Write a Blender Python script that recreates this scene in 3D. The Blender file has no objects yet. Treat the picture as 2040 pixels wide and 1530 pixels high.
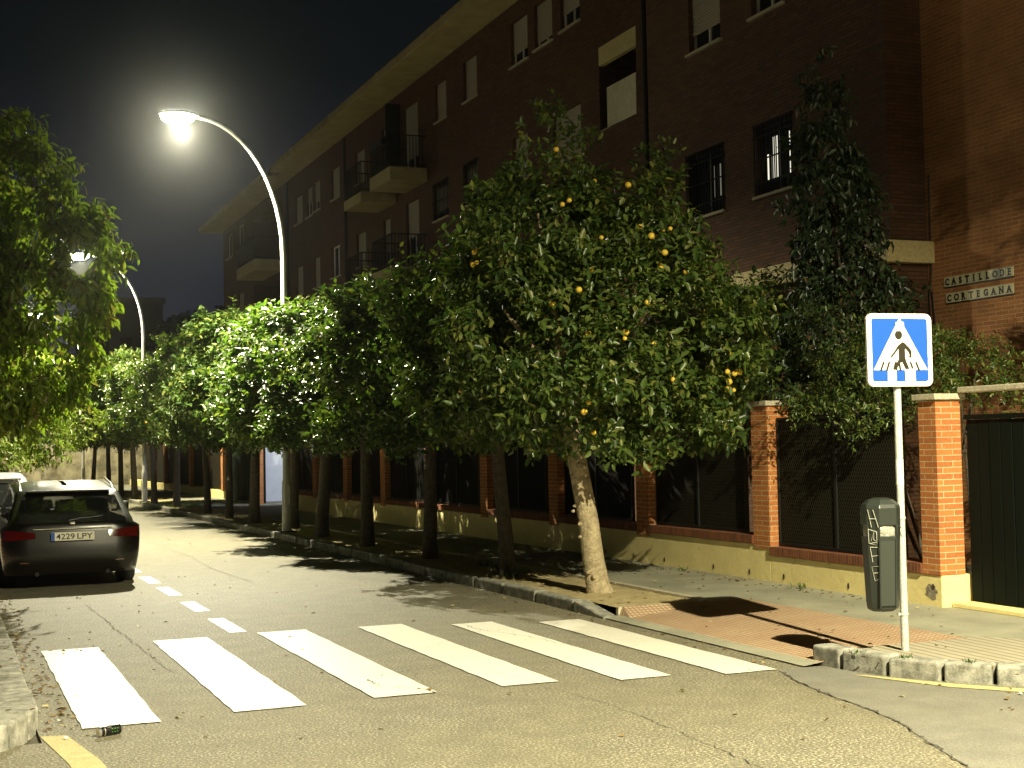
import bpy, math, random
import numpy as np
from mathutils import Vector, Matrix
R_ = math.radians
S = bpy.context.scene
COL = S.collection

# ------------------------------------------------------------------ camera
cam_d = bpy.data.cameras.new('camera')
cam = bpy.data.objects.new('camera', cam_d); COL.objects.link(cam)
r, u, f = (0.9256, -0.3781, -0.0200), (0.0023, -0.0472, 0.9989), (0.3786, 0.9246, 0.0428)
M = Matrix(((r[0], u[0], -f[0], 0), (r[1], u[1], -f[1], 0), (r[2], u[2], -f[2], 1.8), (0, 0, 0, 1)))
cam.matrix_world = M
cam_d.sensor_width = 36; cam_d.lens = 49.41
cam_d.clip_start = 0.1; cam_d.clip_end = 600
S.camera = cam

# ------------------------------------------------------------------ world, night sky
W = bpy.data.worlds.new('World'); S.world = W; W.use_nodes = True
nt = W.node_tree; nt.nodes.clear()
tc = nt.nodes.new('ShaderNodeTexCoord'); sp = nt.nodes.new('ShaderNodeSeparateXYZ'); rmp = nt.nodes.new('ShaderNodeValToRGB')
nt.links.new(tc.outputs['Generated'], sp.inputs[0]); nt.links.new(sp.outputs[2], rmp.inputs[0])
e_ = rmp.color_ramp.elements                       # city night: navy near the roofs, almost black overhead
e_[0].position = 0.0; e_[0].color = (.0095, .0105, .0185, 1); e_[1].position = .42; e_[1].color = (.0008, .0013, .0011, 1)
m1 = e_.new(.14); m1.color = (.0062, .0070, .0112, 1)
m2 = e_.new(.26); m2.color = (.0024, .0032, .0036, 1)
bg = nt.nodes.new('ShaderNodeBackground'); bg.inputs[1].default_value = 1.0
wo = nt.nodes.new('ShaderNodeOutputWorld')
nt.links.new(rmp.outputs[0], bg.inputs[0]); nt.links.new(bg.outputs[0], wo.inputs[0])

S.view_settings.view_transform = 'Standard'; S.view_settings.look = 'None'
S.view_settings.exposure = 1.0; S.view_settings.gamma = 1.0
S.cycles.use_denoising = True
S.cycles.max_bounces = 6; S.cycles.diffuse_bounces = 3; S.cycles.glossy_bounces = 3; S.cycles.transmission_bounces = 4; S.cycles.transparent_max_bounces = 8
S.cycles.sample_clamp_indirect = 3.0
S.cycles.blur_glossy = 0.5

LAMP_COL = (1.0, 0.91, 0.58)
LAMP_COOL = (1.0, 0.94, 0.68)

# ------------------------------------------------------------------ helpers
def tag(o, label=None, cat=None, group=None, kind=None):
    if label: o['label'] = label
    if cat: o['category'] = cat
    if group: o['group'] = group
    if kind: o['kind'] = kind
    return o

def empty(name, loc=(0, 0, 0), rz=0, **k):
    o = bpy.data.objects.new(name, None); COL.objects.link(o)
    o.location = loc; o.rotation_euler = (0, 0, rz); o.empty_display_size = 0.2
    return tag(o, **k)

class MB:
    def __init__(s): s.v = []; s.f = []; s.sm = []
    def add(s, vs, fs, smooth=False):
        n = len(s.v); s.v += [tuple(v) for v in vs]; s.f += [tuple(i + n for i in q) for q in fs]; s.sm += [smooth] * len(fs); return s
    def box(s, x0, x1, y0, y1, z0, z1, rz=0, c=None):
        vs = [(x, y, z) for z in (z0, z1) for y in (y0, y1) for x in (x0, x1)]
        if rz:
            cx, cy = c if c else ((x0 + x1) / 2, (y0 + y1) / 2)
            ca, sa = math.cos(rz), math.sin(rz)
            vs = [(cx + (x - cx) * ca - (y - cy) * sa, cy + (x - cx) * sa + (y - cy) * ca, z) for x, y, z in vs]
        return s.add(vs, [(0, 2, 3, 1), (4, 5, 7, 6), (0, 1, 5, 4), (2, 6, 7, 3), (0, 4, 6, 2), (1, 3, 7, 5)])
    def tube(s, pts, rad, n=8, caps=True, smooth=True):
        pts = [Vector(p) for p in pts]
        if not hasattr(rad, '__len__'): rad = [rad] * len(pts)
        rings = []
        ref = None
        for i, p in enumerate(pts):
            t = (pts[min(i + 1, len(pts) - 1)] - pts[max(i - 1, 0)]).normalized()
            if ref is None: ref = Vector((1, 0, 0)) if abs(t.x) < 0.9 else Vector((0, 1, 0))
            a = (ref - t * ref.dot(t)).normalized(); ref = a; b = t.cross(a)
            rings.append([p + a * rad[i] * math.cos(2 * math.pi * k / n) + b * rad[i] * math.sin(2 * math.pi * k / n) for k in range(n)])
        vs = [v for q in rings for v in q]
        fs = [(i * n + k, i * n + (k + 1) % n, (i + 1) * n + (k + 1) % n, (i + 1) * n + k) for i in range(len(pts) - 1) for k in range(n)]
        s.add(vs, fs, smooth)
        if caps:
            s.add(rings[0], [tuple(reversed(range(n)))]); s.add(rings[-1], [tuple(range(n))])
        return s
    def poly(s, pts, z0, z1=None):
        """flat polygon at z0, or a prism between z0 and z1"""
        n = len(pts)
        P = [(p[0], p[1], (p[2] if len(p) > 2 else z0)) for p in pts]
        if z1 is None: return s.add(P, [tuple(range(n))])
        return s.add([(p[0], p[1], z0) for p in pts] + [(p[0], p[1], z1) for p in pts],
                     [tuple(reversed(range(n))), tuple(range(n, 2 * n))] + [(i, (i + 1) % n, n + (i + 1) % n, n + i) for i in range(n)])
    def build(s, name, mat, parent=None, bevel=0, seg=2, loc=None, sub=0):
        me = bpy.data.meshes.new(name); me.from_pydata(s.v, [], s.f); me.update()
        me.polygons.foreach_set('use_smooth', [bool(x) for x in s.sm])
        me.materials.append(mat)
        o = bpy.data.objects.new(name, me); COL.objects.link(o)
        if parent: o.parent = parent
        if loc: o.location = loc
        if bevel:
            m = o.modifiers.new('bevel', 'BEVEL'); m.width = bevel; m.segments = seg; m.limit_method = 'ANGLE'
        if sub:
            m = o.modifiers.new('sub', 'SUBSURF'); m.levels = sub; m.render_levels = sub
        return o

def kids(o): return [c for c in bpy.data.objects if c.parent == o]
def copy_tree(o, parent=None, top=None):
    c = o.copy(); COL.objects.link(c); c.parent = parent
    for ch in [x for x in ALLKIDS.get(o.name, [])]: copy_tree(ch, c)
    return c
ALLKIDS = {}
def index_kids():
    ALLKIDS.clear()
    for o in bpy.data.objects:
        if o.parent: ALLKIDS.setdefault(o.parent.name, []).append(o)

# ------------------------------------------------------------------ materials
def mat(name, col=(.5, .5, .5), rough=.7, metal=0, spec=.5, nodes=None, **kw):
    m = bpy.data.materials.new(name); m.use_nodes = True
    b = m.node_tree.nodes['Principled BSDF']
    b.inputs['Base Color'].default_value = (*col, 1); b.inputs['Roughness'].default_value = rough
    b.inputs['Metallic'].default_value = metal; b.inputs['Specular IOR Level'].default_value = spec
    for k, v in kw.items(): b.inputs[k].default_value = v
    if nodes: nodes(m.node_tree, b)
    return m
def N(t, ty, **kw):
    n = t.nodes.new(ty)
    for k, v in kw.items():
        if k in ('ins',):
            for a, c in v.items(): n.inputs[a].default_value = c
        else: setattr(n, k, v)
    return n
def L(t, a, b): t.links.new(a, b)
def objco(t):
    return N(t, 'ShaderNodeTexCoord').outputs['Object']
def noise(t, scale, detail=4, co=None, rough=.6):
    n = N(t, 'ShaderNodeTexNoise'); n.inputs['Scale'].default_value = scale; n.inputs['Detail'].default_value = detail; n.inputs['Roughness'].default_value = rough
    L(t, co if co else objco(t), n.inputs['Vector']); return n
def ramp(t, fac, stops):
    n = N(t, 'ShaderNodeValToRGB'); e = n.color_ramp.elements
    while len(e) < len(stops): e.new(.5)
    for i, (p, c) in enumerate(stops):
        e[i].position = p; e[i].color = (*c, 1) if len(c) == 3 else c
    L(t, fac, n.inputs[0]); return n
def mix(t, fac, a, b, mode='MIX'):
    n = N(t, 'ShaderNodeMixRGB', blend_type=mode)
    for i, x in enumerate((fac, a, b)):
        if hasattr(x, 'links'): L(t, x, n.inputs[i])
        elif isinstance(x, (int, float)): n.inputs[i].default_value = x
        else: n.inputs[i].default_value = (*x, 1)
    return n.outputs[0]
def bump(t, b, h, dist=.01, strength=1):
    n = N(t, 'ShaderNodeBump'); n.inputs['Distance'].default_value = dist; n.inputs['Strength'].default_value = strength
    L(t, h, n.inputs['Height']); L(t, n.outputs[0], b.inputs['Normal'])

def mottled(name, c1, c2, scale=6, rough=.85, bd=.004, fine=60, spec=.4):
    def nd(t, b):
        n1 = noise(t, scale, 6); n2 = noise(t, fine, 3)
        c = mix(t, ramp(t, n1.outputs[0], [(.35, (0, 0, 0)), (.65, (1, 1, 1))]).outputs[0], c1, c2)
        c = mix(t, .5, c, mix(t, ramp(t, n2.outputs[0], [(.35, (0, 0, 0)), (.65, (1, 1, 1))]).outputs[0], (.35, .35, .35), (.65, .65, .65)), 'OVERLAY')
        L(t, c, b.inputs['Base Color'])
        bump(t, b, n2.outputs[0], bd)
    return mat(name, c1, rough, spec=spec, nodes=nd)

def asphalt(name, dark, mid, light, dirt, grain=110, spec=.5):
    def nd(t, b):
        co = objco(t)
        g = noise(t, grain, 2, co, .7); g2 = noise(t, grain * .42, 2, co, .7)
        big = noise(t, .55, 5, co); med = noise(t, 3.5, 5, co)
        c = ramp(t, g.outputs[0], [(.34, dark), (.47, mid), (.55, mid), (.64, light)]).outputs[0]
        c = mix(t, ramp(t, big.outputs[0], [(.38, (0, 0, 0)), (.7, (.55, .55, .55))]).outputs[0], c, dirt)
        c = mix(t, ramp(t, med.outputs[0], [(.35, (.42, .42, .42)), (.65, (.0, .0, .0))]).outputs[0], c, tuple(x * .62 for x in mid))
        L(t, c, b.inputs['Base Color'])
        a = N(t, 'ShaderNodeMath', operation='ADD'); L(t, g.outputs[0], a.inputs[0]); L(t, g2.outputs[0], a.inputs[1])
        bump(t, b, a.outputs[0], .006, .9)
    return mat(name, mid, .68, spec=.32, nodes=nd)

def brick(name, c1, c2, mortar, w=.25, h=.059, ms=.011, soot=.0, vary=True):
    def nd(t, b):
        co = objco(t)
        sx = N(t, 'ShaderNodeSeparateXYZ'); L(t, co, sx.inputs[0])
        a = N(t, 'ShaderNodeMath', operation='ADD'); L(t, sx.outputs[0], a.inputs[0]); L(t, sx.outputs[1], a.inputs[1])
        cb = N(t, 'ShaderNodeCombineXYZ'); L(t, a.outputs[0], cb.inputs[0]); L(t, sx.outputs[2], cb.inputs[1])
        bt = N(t, 'ShaderNodeTexBrick'); L(t, cb.outputs[0], bt.inputs['Vector'])
        bt.offset = .5
        for k, v in {'Scale': 1, 'Mortar Size': ms * .5, 'Mortar Smooth': .2, 'Bias': 0, 'Brick Width': w, 'Row Height': h}.items(): bt.inputs[k].default_value = v
        bt.inputs['Color1'].default_value = (*c1, 1); bt.inputs['Color2'].default_value = (*c2, 1); bt.inputs['Mortar'].default_value = (*mortar, 1)
        n1 = noise(t, 1.3, 6, co); n2 = noise(t, 45, 4, co)
        c = mix(t, ramp(t, n1.outputs[0], [(.4, (0, 0, 0)), (.75, (.6, .6, .6))]).outputs[0], bt.outputs[0], tuple(x * .5 for x in c1))
        c = mix(t, .35, c, ramp(t, n2.outputs[0], [(.3, (.2, .2, .2)), (.7, (.8, .8, .8))]).outputs[0], 'OVERLAY')
        L(t, c, b.inputs['Base Color'])
        inv = N(t, 'ShaderNodeMath', operation='SUBTRACT'); inv.inputs[0].default_value = 1; L(t, bt.outputs['Fac'], inv.inputs[1])
        ad = N(t, 'ShaderNodeMath', operation='MULTIPLY_ADD'); ad.inputs[1].default_value = .3; L(t, n2.outputs[0], ad.inputs[0]); L(t, inv.outputs[0], ad.inputs[2])
        bump(t, b, ad.outputs[0], .006, .8)
    return mat(name, c1, .88, spec=.3, nodes=nd)

def leafmat(name, c1, c2, rough=.33, trans=.25, c3=None):
    def nd(t, b):
        g = N(t, 'ShaderNodeNewGeometry')
        st = [(0, c1), (.75, c2)] + ([(.97, c3)] if c3 else [])
        rp = ramp(t, g.outputs['Random Per Island'], st)
        L(t, rp.outputs[0], b.inputs['Base Color'])
        tr = N(t, 'ShaderNodeBsdfTranslucent'); L(t, mix(t, 1, rp.outputs[0], (1.3, 1.6, .5), 'MULTIPLY'), tr.inputs[0])
        ms = N(t, 'ShaderNodeMixShader'); ms.inputs[0].default_value = trans
        out = t.nodes['Material Output']
        L(t, b.outputs[0], ms.inputs[1]); L(t, tr.outputs[0], ms.inputs[2]); L(t, ms.outputs[0], out.inputs[0])
    return mat(name, c1, rough, spec=.6, nodes=nd)

def emis(name, col, strength):
    return mat(name, (0, 0, 0), .5, **{'Emission Color': (*col, 1), 'Emission Strength': strength})

m_road = asphalt('asphalt', (.030, .028, .021), (.178, .165, .118), (.60, .56, .43), (.20, .178, .112), 58)
m_patch = asphalt('smooth_asphalt', (.12, .115, .10), (.20, .195, .17), (.30, .29, .25), (.23, .22, .18), 120)
m_ground = mottled('ground_soil', (.05, .045, .03), (.09, .08, .05), 2)
m_conc = mottled('pavement_concrete', (.24, .235, .18), (.34, .33, .25), 1.6, .85, .002, 90)
m_dirt = mottled('sandy_soil', (.36, .29, .15), (.50, .41, .22), 5, .95, .02, 35)
m_stone = mottled('kerb_granite', (.16, .16, .135), (.40, .39, .34), 11, .85, .005, 85)
m_wallY = None
def nd_yellow(t, b):
    co = objco(t)
    n1 = noise(t, 2.2, 7, co, .65); n2 = noise(t, 14, 6, co, .7); n3 = noise(t, 6, 8, co, .75)
    c = mix(t, ramp(t, n1.outputs[0], [(.35, (0, 0, 0)), (.7, (1, 1, 1))]).outputs[0], (.93, .80, .38), (.82, .69, .32))
    c = mix(t, ramp(t, n3.outputs[0], [(.63, (0, 0, 0)), (.67, (.75, .75, .75))]).outputs[0], c, (.19, .17, .11))
    L(t, c, b.inputs['Base Color'])
    bump(t, b, n2.outputs[0], .012, .6)
m_wallY = mat('yellow_render', (.86, .72, .33), .85, spec=.3, nodes=nd_yellow)
m_cream = mottled('cream_render', (.50, .42, .20), (.58, .49, .25), 3, .85, .003, 30)
m_brickP = brick('pillar_brick', (.54, .20, .06), (.40, .135, .045), (.58, .45, .25), w=.25, h=.0595)
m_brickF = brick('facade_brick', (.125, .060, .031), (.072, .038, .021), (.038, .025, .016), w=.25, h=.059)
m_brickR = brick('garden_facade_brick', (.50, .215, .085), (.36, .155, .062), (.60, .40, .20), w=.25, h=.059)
m_capst = mottled('cap_stone', (.42, .38, .28), (.55, .5, .38), 12, .85, .006, 50)
m_eave = mottled('eaves_render', (.27, .22, .10), (.36, .30, .14), 2, .85, .003, 30)
m_dark = mat('dark_metal', (.009, .010, .009), .6, spec=.3)
m_green = mat('dark_green_paint', (.0025, .0055, .004), .75, spec=.12)
m_grille = mat('wrought_iron', (.006, .006, .005), .8, spec=.15)
m_glassw = mat('window_glass', (.012, .013, .012), .1, spec=.4)
m_white = mat('white_frame', (.5, .46, .38), .5)
def nd_shut(t, b):
    co = objco(t); w = N(t, 'ShaderNodeTexWave', wave_type='BANDS', bands_direction='Z'); w.inputs['Scale'].default_value = 6.5
    L(t, co, w.inputs[0]); bump(t, b, w.outputs[0], .02, .8)
    L(t, mix(t, w.outputs[0], (.25, .22, .16), (.42, .38, .29)), b.inputs['Base Color'])
m_shut = mat('roller_shutter', (.4, .36, .28), .6, nodes=nd_shut)
m_sill = mottled('stone_sill', (.35, .3, .2), (.42, .37, .26), 8)
m_paint = None
def nd_paint(t, b):
    co = objco(t); n1 = noise(t, 9, 8, co, .75); n2 = noise(t, 90, 2, co)
    c = mix(t, ramp(t, n2.outputs[0], [(.3, (.75, .75, .75)), (.5, (1, 1, 1))]).outputs[0], (.35, .33, .26), (.80, .78, .70))
    c = mix(t, ramp(t, n1.outputs[0], [(.56, (0, 0, 0)), (.74, (.6, .6, .6))]).outputs[0], c, (.3, .28, .22))
    n3 = noise(t, 38, 6, co, .8); n4 = noise(t, 1.7, 3, co)
    wr_ = N(t, 'ShaderNodeMath', operation='MULTIPLY'); L(t, ramp(t, n3.outputs[0], [(.56, (0, 0, 0)), (.62, (1, 1, 1))]).outputs[0], wr_.inputs[0]); L(t, ramp(t, n4.outputs[0], [(.45, (0, 0, 0)), (.7, (.8, .8, .8))]).outputs[0], wr_.inputs[1])
    c = mix(t, wr_.outputs[0], c, (.2, .185, .14))
    L(t, c, b.inputs['Base Color']); bump(t, b, n2.outputs[0], .003)
m_paint = mat('road_paint', (.8, .78, .7), .42, spec=.6, nodes=nd_paint)
m_paintY = mottled('faded_yellow_paint', (.42, .36, .17), (.52, .45, .22), 12, .7)
m_tar = mat('crack_shadow', (.055, .05, .04), .95)
m_galv = mottled('galvanised_steel', (.42, .43, .41), (.52, .53, .5), 14, .45, .001, 60)
m_lamppole = mottled('grey_lamp_paint', (.40, .40, .36), (.46, .46, .42), 8, .45, .001)
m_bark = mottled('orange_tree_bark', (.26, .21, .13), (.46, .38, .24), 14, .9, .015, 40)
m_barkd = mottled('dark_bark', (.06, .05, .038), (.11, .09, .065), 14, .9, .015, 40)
m_leaf = leafmat('orange_tree_leaf', (.026, .056, .014), (.095, .145, .028), .36, .30, (.19, .20, .05))
m_leafL = leafmat('drooping_tree_leaf', (.085, .13, .022), (.22, .27, .045), .33, .58, (.16, .12, .05))
m_leafD = leafmat('shrub_leaf', (.022, .048, .012), (.050, .085, .02), .4, .2, (.10, .06, .03))
m_leafT = leafmat('conifer_leaf', (.012, .027, .012), (.028, .050, .018), .4, .15)
m_orange = mottled('orange_peel', (.62, .36, .04), (.70, .52, .06), 4, .4, .001, 90)

# ================================================================== STREET LAMPS (with their light)
def street_lamp(x, y, head, power, label, group='curved street lamps along the pavement', spill=.004, col=LAMP_COL, cone=161):
    """pole foot at (x,y); head = (dx,dy,z) where the luminaire hangs"""
    t = empty('street_lamp', (x, y, .12), label=label, cat='street lamp', group=group)
    dx, dy, hz = head[0] - x, head[1] - y, head[2] - .12
    ln = math.hypot(dx, dy); ux, uy = dx / ln, dy / ln
    pts = [(0, 0, 0), (0, 0, 1.0), (0, 0, 1.05), (0, 0, 5.6)]; rad = [.095, .09, .07, .058]
    n = 12
    for k in range(1, n + 1):          # elliptical goose-neck
        a = k / n * math.pi / 2 * .97
        q = (ln - .25) * (1 - math.cos(a)); zz = 5.6 + (hz - 5.6) * math.sin(a)
        pts.append((ux * q, uy * q, zz)); rad.append(.056 - .02 * k / n)
    MB().tube(pts, rad, 12).build('pole', m_lamppole, t)
    MB().box(-.16, .16, -.16, .16, 0, .025).build('base_plate', m_dark, t, bevel=.005)
    MB().box(-.055, .055, -.1, -.088, .55, .95).build('access_door', m_lamppole, t)
    # luminaire: a flattened aluminium housing with a glass bowl below
    hd = MB(); rings = []
    ang = math.atan2(uy, ux)
    prof = [(-.36, .04, .03), (-.26, .14, .055), (0, .23, .085), (.24, .22, .075), (.38, .14, .045), (.43, .03, .02)]
    vs = []; nn = 12
    for s_, wv, hh in prof:
        for k in range(nn):
            a = math.pi * k / (nn - 1)
            vs.append((s_, wv * math.cos(a), .02 + hh * math.sin(a)))
    fs = [(i * nn + k, i * nn + k + 1, (i + 1) * nn + k + 1, (i + 1) * nn + k) for i in range(len(prof) - 1) for k in range(nn - 1)]
    fs += [(i * nn, (i + 1) * nn, (i + 1) * nn + nn - 1, i * nn + nn - 1) for i in range(len(prof) - 1)]
    hd.add(vs, fs, True)
    h = hd.build('lamp_head', m_lamppole, t); h.location = (dx, dy, hz); h.rotation_euler = (0, 0, ang)
    # glass bowl
    b = MB(); vs = []; rr = 7
    for i in range(rr + 1):
        a = i / rr * math.pi / 2
        for k in range(20):
            p = 2 * math.pi * k / 20
            vs.append((.06 + .34 * math.cos(a) * math.cos(p), .22 * math.cos(a) * math.sin(p), .018 - .19 * math.sin(a)))
    fs = [(i * 20 + k, (i + 1) * 20 + k, (i + 1) * 20 + (k + 1) % 20, i * 20 + (k + 1) % 20) for i in range(rr) for k in range(20)]
    b.add(vs, fs, True)
    g = b.build('glass_bowl', m_bulb, t); g.location = (dx, dy, hz); g.rotation_euler = (0, 0, ang)
    for sp, pw in ((True, power), (False, power * spill)):
        ld = bpy.data.lights.new('lamp_light', 'SPOT' if sp else 'POINT')
        ld.energy = pw; ld.color = col
        ld.shadow_soft_size = .06
        if sp: ld.spot_size = R_(cone); ld.spot_blend = .6
        lo = bpy.data.objects.new('lamp_light', ld); COL.objects.link(lo); lo.parent = t
        lo.location = (dx, dy, hz - .24)
    return t
m_bulb = emis('lamp_bowl_glow', (1.0, .94, .68), 140)
street_lamp(6.53, 28.1, (4.50, 28.1, 8.45), 6800, 'tall curved street lamp, the nearer one, glaring above the row of orange trees', col=LAMP_COOL)
street_lamp(6.42, 48.3, (4.42, 48.3, 8.35), 4600, 'smaller distant curved street lamp whose light shines through the tall left tree')
street_lamp(6.40, 69.5, (4.40, 69.5, 8.35), 3400, 'third street lamp at the far end, hidden behind the left tree')
street_lamp(6.20, -1.9, (6.05, .6, 8.40), 10000, 'street lamp behind the viewer lighting the zebra crossing', spill=.003, cone=168)

# ================================================================== GROUND
tag(MB().box(-60, 90, -40, 260, -.5, -.02).build('ground', m_ground), kind='structure')
road = MB()
road.poly([(-30, -30), (60, -30), (60, 9.45), (6.34, 9.45), (6.34, 66), (-.4, 66), (-.4, 25), (.52, 20), (.60, 9.3), (-30, 8.9)], 0)
road = tag(road.build('road', m_road), kind='structure')

def jitterline(pts, step=.05, amp=.02, seed=1):
    rnd = random.Random(seed); out = []
    for a, b in zip(pts[:-1], pts[1:]):
        d = math.hypot(b[0] - a[0], b[1] - a[1]); n = max(1, int(d / step))
        for i in range(n):
            t = i / n; out.append((a[0] + (b[0] - a[0]) * t + rnd.uniform(-amp, amp), a[1] + (b[1] - a[1]) * t + rnd.uniform(-amp, amp)))
    out.append(pts[-1]); return out
def crack(pts, w, z, seed, parent):
    p = jitterline(pts, seed=seed); rnd = random.Random(seed); m = MB(); vs = []
    for i, (x, y) in enumerate(p):
        q = p[min(i + 1, len(p) - 1)]; o = p[max(i - 1, 0)]
        dx, dy = q[0] - o[0], q[1] - o[1]; l = math.hypot(dx, dy) or 1
        ww = w * rnd.uniform(.05, .5) * (min(i, len(p) - 1 - i) > 2 and 1 or .3)
        vs += [(x - dy / l * ww, y + dx / l * ww, z), (x + dy / l * ww, y - dx / l * ww, z)]
    m.add(vs, [(2 * i, 2 * i + 1, 2 * i + 3, 2 * i + 2) for i in range(len(p) - 1)])
    return m.build('crack', m_tar, parent)
crack([(1.62, 17.5), (1.69, 14.4), (1.73, 13.0), (1.77, 11.6)], .010, .005, 2, road)
crack([(4.14, 9.74), (4.26, 8.86), (4.25, 7.9), (4.17, 6.6)], .008, .005, 3, road)
crack([(3.92, 28.7), (3.97, 24.2), (3.85, 21.4), (3.95, 19.0)], .012, .005, 4, road)
crack([(3.9, 10.9), (3.3, 10.75), (3.05, 10.5), (3.1, 10.2), (3.35, 9.9), (3.36, 9.6)], .012, .0125, 5, road)
crack([(4.9, 13.4), (4.85, 12.9), (5.1, 12.1), (5.2, 11.2)], .008, .0125, 6, road)
crack([(4.5, 12.4), (4.1, 12.0), (3.75, 11.95)], .007, .0125, 7, road)

# smooth newer asphalt at the corner, edged by a long crack
pc = [(6.05, 9.44), (5.98, 9.2), (5.91, 9.01), (5.77, 8.37), (5.71, 7.87), (5.6, 7.36), (5.38, 6.8), (5.09, 6.0), (4.9, 4.5), (14, 4.5), (14, 7.2), (9, 7.3), (7.1, 7.9), (6.6, 8.6), (6.45, 9.44)]
tag(MB().poly(pc, .004).build('road_patch', m_patch), kind='structure')
crack(pc[:8], .016, .0095, 9, road)
tag(MB().poly([(6.40, 8.95), (6.47, 8.9), (6.78, 8.3), (7.1, 7.86), (7.6, 7.5), (7.55, 7.42), (7.02, 7.74), (6.68, 8.2)], .0085).build('corner_line', m_paintY), kind='structure')
tag(MB().poly([(.60, 9.50), (.76, 9.46), (.88, 8.6), (1.0, 6.5), (.8, 6.5), (.70, 8.6)], .004).build('kerb_line', m_paintY), kind='structure')

# zebra crossing and parking dashes
zb = MB()
rnd = random.Random(4)
for i, (xa, xb, ya, yb) in enumerate([(.87, 1.37, 9.62, 13.54), (1.88, 2.39, 9.73, 13.70), (2.89, 3.37, 9.78, 13.77), (3.88, 4.34, 9.78, 13.68), (4.77, 5.20, 9.60, 13.38), (5.60, 6.05, 9.45, 13.10)]):
    def edge(x0, y0, x1, y1, n):
        return [(x0 + (x1 - x0) * k / n + rnd.uniform(-.006, .006), y0 + (y1 - y0) * k / n + rnd.uniform(-.006, .006)) for k in range(n)]
    zb.poly(edge(xa, ya, xb, ya, 4) + edge(xb, ya, xb, yb, 22) + edge(xb, yb, xa, yb, 4) + edge(xa, yb, xa, ya, 22), .008)
tag(zb.build('zebra_crossing', m_paint), kind='structure')
ds = MB()
for y0, y1 in [(13.95, 15.2), (15.96, 17.05), (17.87, 19.05), (19.66, 20.8), (21.6, 22.8), (23.5, 24.7), (25.4, 26.5)]:
    ds.poly([(2.66, y0), (2.83, y0), (2.83, y1), (2.66, y1)], .004)
tag(ds.build('parking_dashes', m_paint), kind='structure')
tag(MB().poly([(3.5, 33), (4.3, 33), (4.3, 33.3), (3.5, 33.3)], .004).build('drain_strip', m_conc), kind='structure')

# ------------------------------------------------------------------ pavements
H = .12
pv = MB()
pv.poly([(7.46, 13.0), (9.8, 13.0), (9.8, 90), (7.46, 90)], -.3, H)
pv.poly([(7.9, 9.45), (9.8, 9.45), (9.8, 13.0), (7.9, 13.0)], -.3, H)
tag(pv.build('pavement', m_conc), kind='structure')
corner = [(6.62, 9.45), (6.70, 8.95), (6.93, 8.5), (7.28, 8.12), (7.7, 7.8), (8.3, 7.52), (9.0, 7.36), (12, 7.2), (20, 7.2), (20, 10.0), (9.8, 10.0), (9.8, 9.45)]
def nd_groove(t, b):
    co = objco(t); mp = N(t, 'ShaderNodeMapping'); mp.inputs['Rotation'].default_value = (0, 0, R_(4)); L(t, co, mp.inputs[0])
    w = N(t, 'ShaderNodeTexWave', wave_type='BANDS', bands_direction='X'); w.inputs['Scale'].default_value = 3.2; w.inputs['Distortion'].default_value = .3
    L(t, mp.outputs[0], w.inputs[0]); n = noise(t, 4, 5, co)
    r_ = ramp(t, w.outputs[0], [(.02, (0, 0, 0)), (.14, (1, 1, 1))]).outputs[0]
    c = mix(t, n.outputs[0], (.27, .245, .18), (.42, .38, .29)); L(t, mix(t, r_, (.17, .15, .10), c), b.inputs['Base Color']); bump(t, b, r_, .006)
m_groove = mat('grooved_paving', (.36, .33, .25), .85, nodes=nd_groove)
cp = MB().poly(corner, -.3, H)
tag(cp.build('corner_pavement', m_conc), kind='structure')
tag(MB().poly([(6.66, 9.43), (6.75, 8.97), (6.98, 8.55), (7.35, 8.17), (7.8, 7.85), (8.35, 9.0), (7.9, 9.6), (7.9, 9.43)], H + .004).build('grooved_paving', m_groove), kind='structure')
def nd_red(t, b):
    co = objco(t)
    bt = N(t, 'ShaderNodeTexBrick'); L(t, co, bt.inputs['Vector']); bt.offset = 0
    for k, v in {'Scale': 1, 'Mortar Size': .008, 'Mortar Smooth': .5, 'Brick Width': .05, 'Row Height': .05}.items(): bt.inputs[k].default_value = v
    n = noise(t, 3, 6, co)
    c = mix(t, ramp(t, n.outputs[0], [(.35, (0, 0, 0)), (.65, (1, 1, 1))]).outputs[0], (.45, .29, .18), (.52, .38, .25))
    c = mix(t, bt.outputs['Fac'], c, (.26, .17, .10)); L(t, c, b.inputs['Base Color'])
    inv = N(t, 'ShaderNodeMath', operation='SUBTRACT'); inv.inputs[0].default_value = 1; L(t, bt.outputs['Fac'], inv.inputs[1]); bump(t, b, inv.outputs[0], .008)
m_red = mat('red_button_tiles', (.33, .17, .1), .85, nodes=nd_red)
rp = MB()
rp.add([(6.30, 9.45, .012), (6.30, 13.0, .012), (6.46, 13.0, .03), (6.46, 9.45, .03)], [(0, 3, 2, 1)])
tag(rp.build('gutter', m_conc), kind='structure')
rp = MB()
rp.add([(6.46, 9.75, .03), (6.46, 12.75, .03), (7.9, 13.0, .121), (7.9, 9.45, .121)], [(0, 3, 2, 1)])
rp.add([(6.46, 9.45, .03), (6.46, 9.75, .03), (7.9, 9.45, .121), (6.62, 9.45, .12)], [(0, 3, 2, 1)])
rp.add([(6.46, 12.75, .03), (6.46, 13.0, .03), (6.5, 13.0, .115), (7.9, 13.0, .121)], [(0, 3, 2, 1)])
tag(rp.build('crossing_ramp', m_red), kind='structure')
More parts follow.
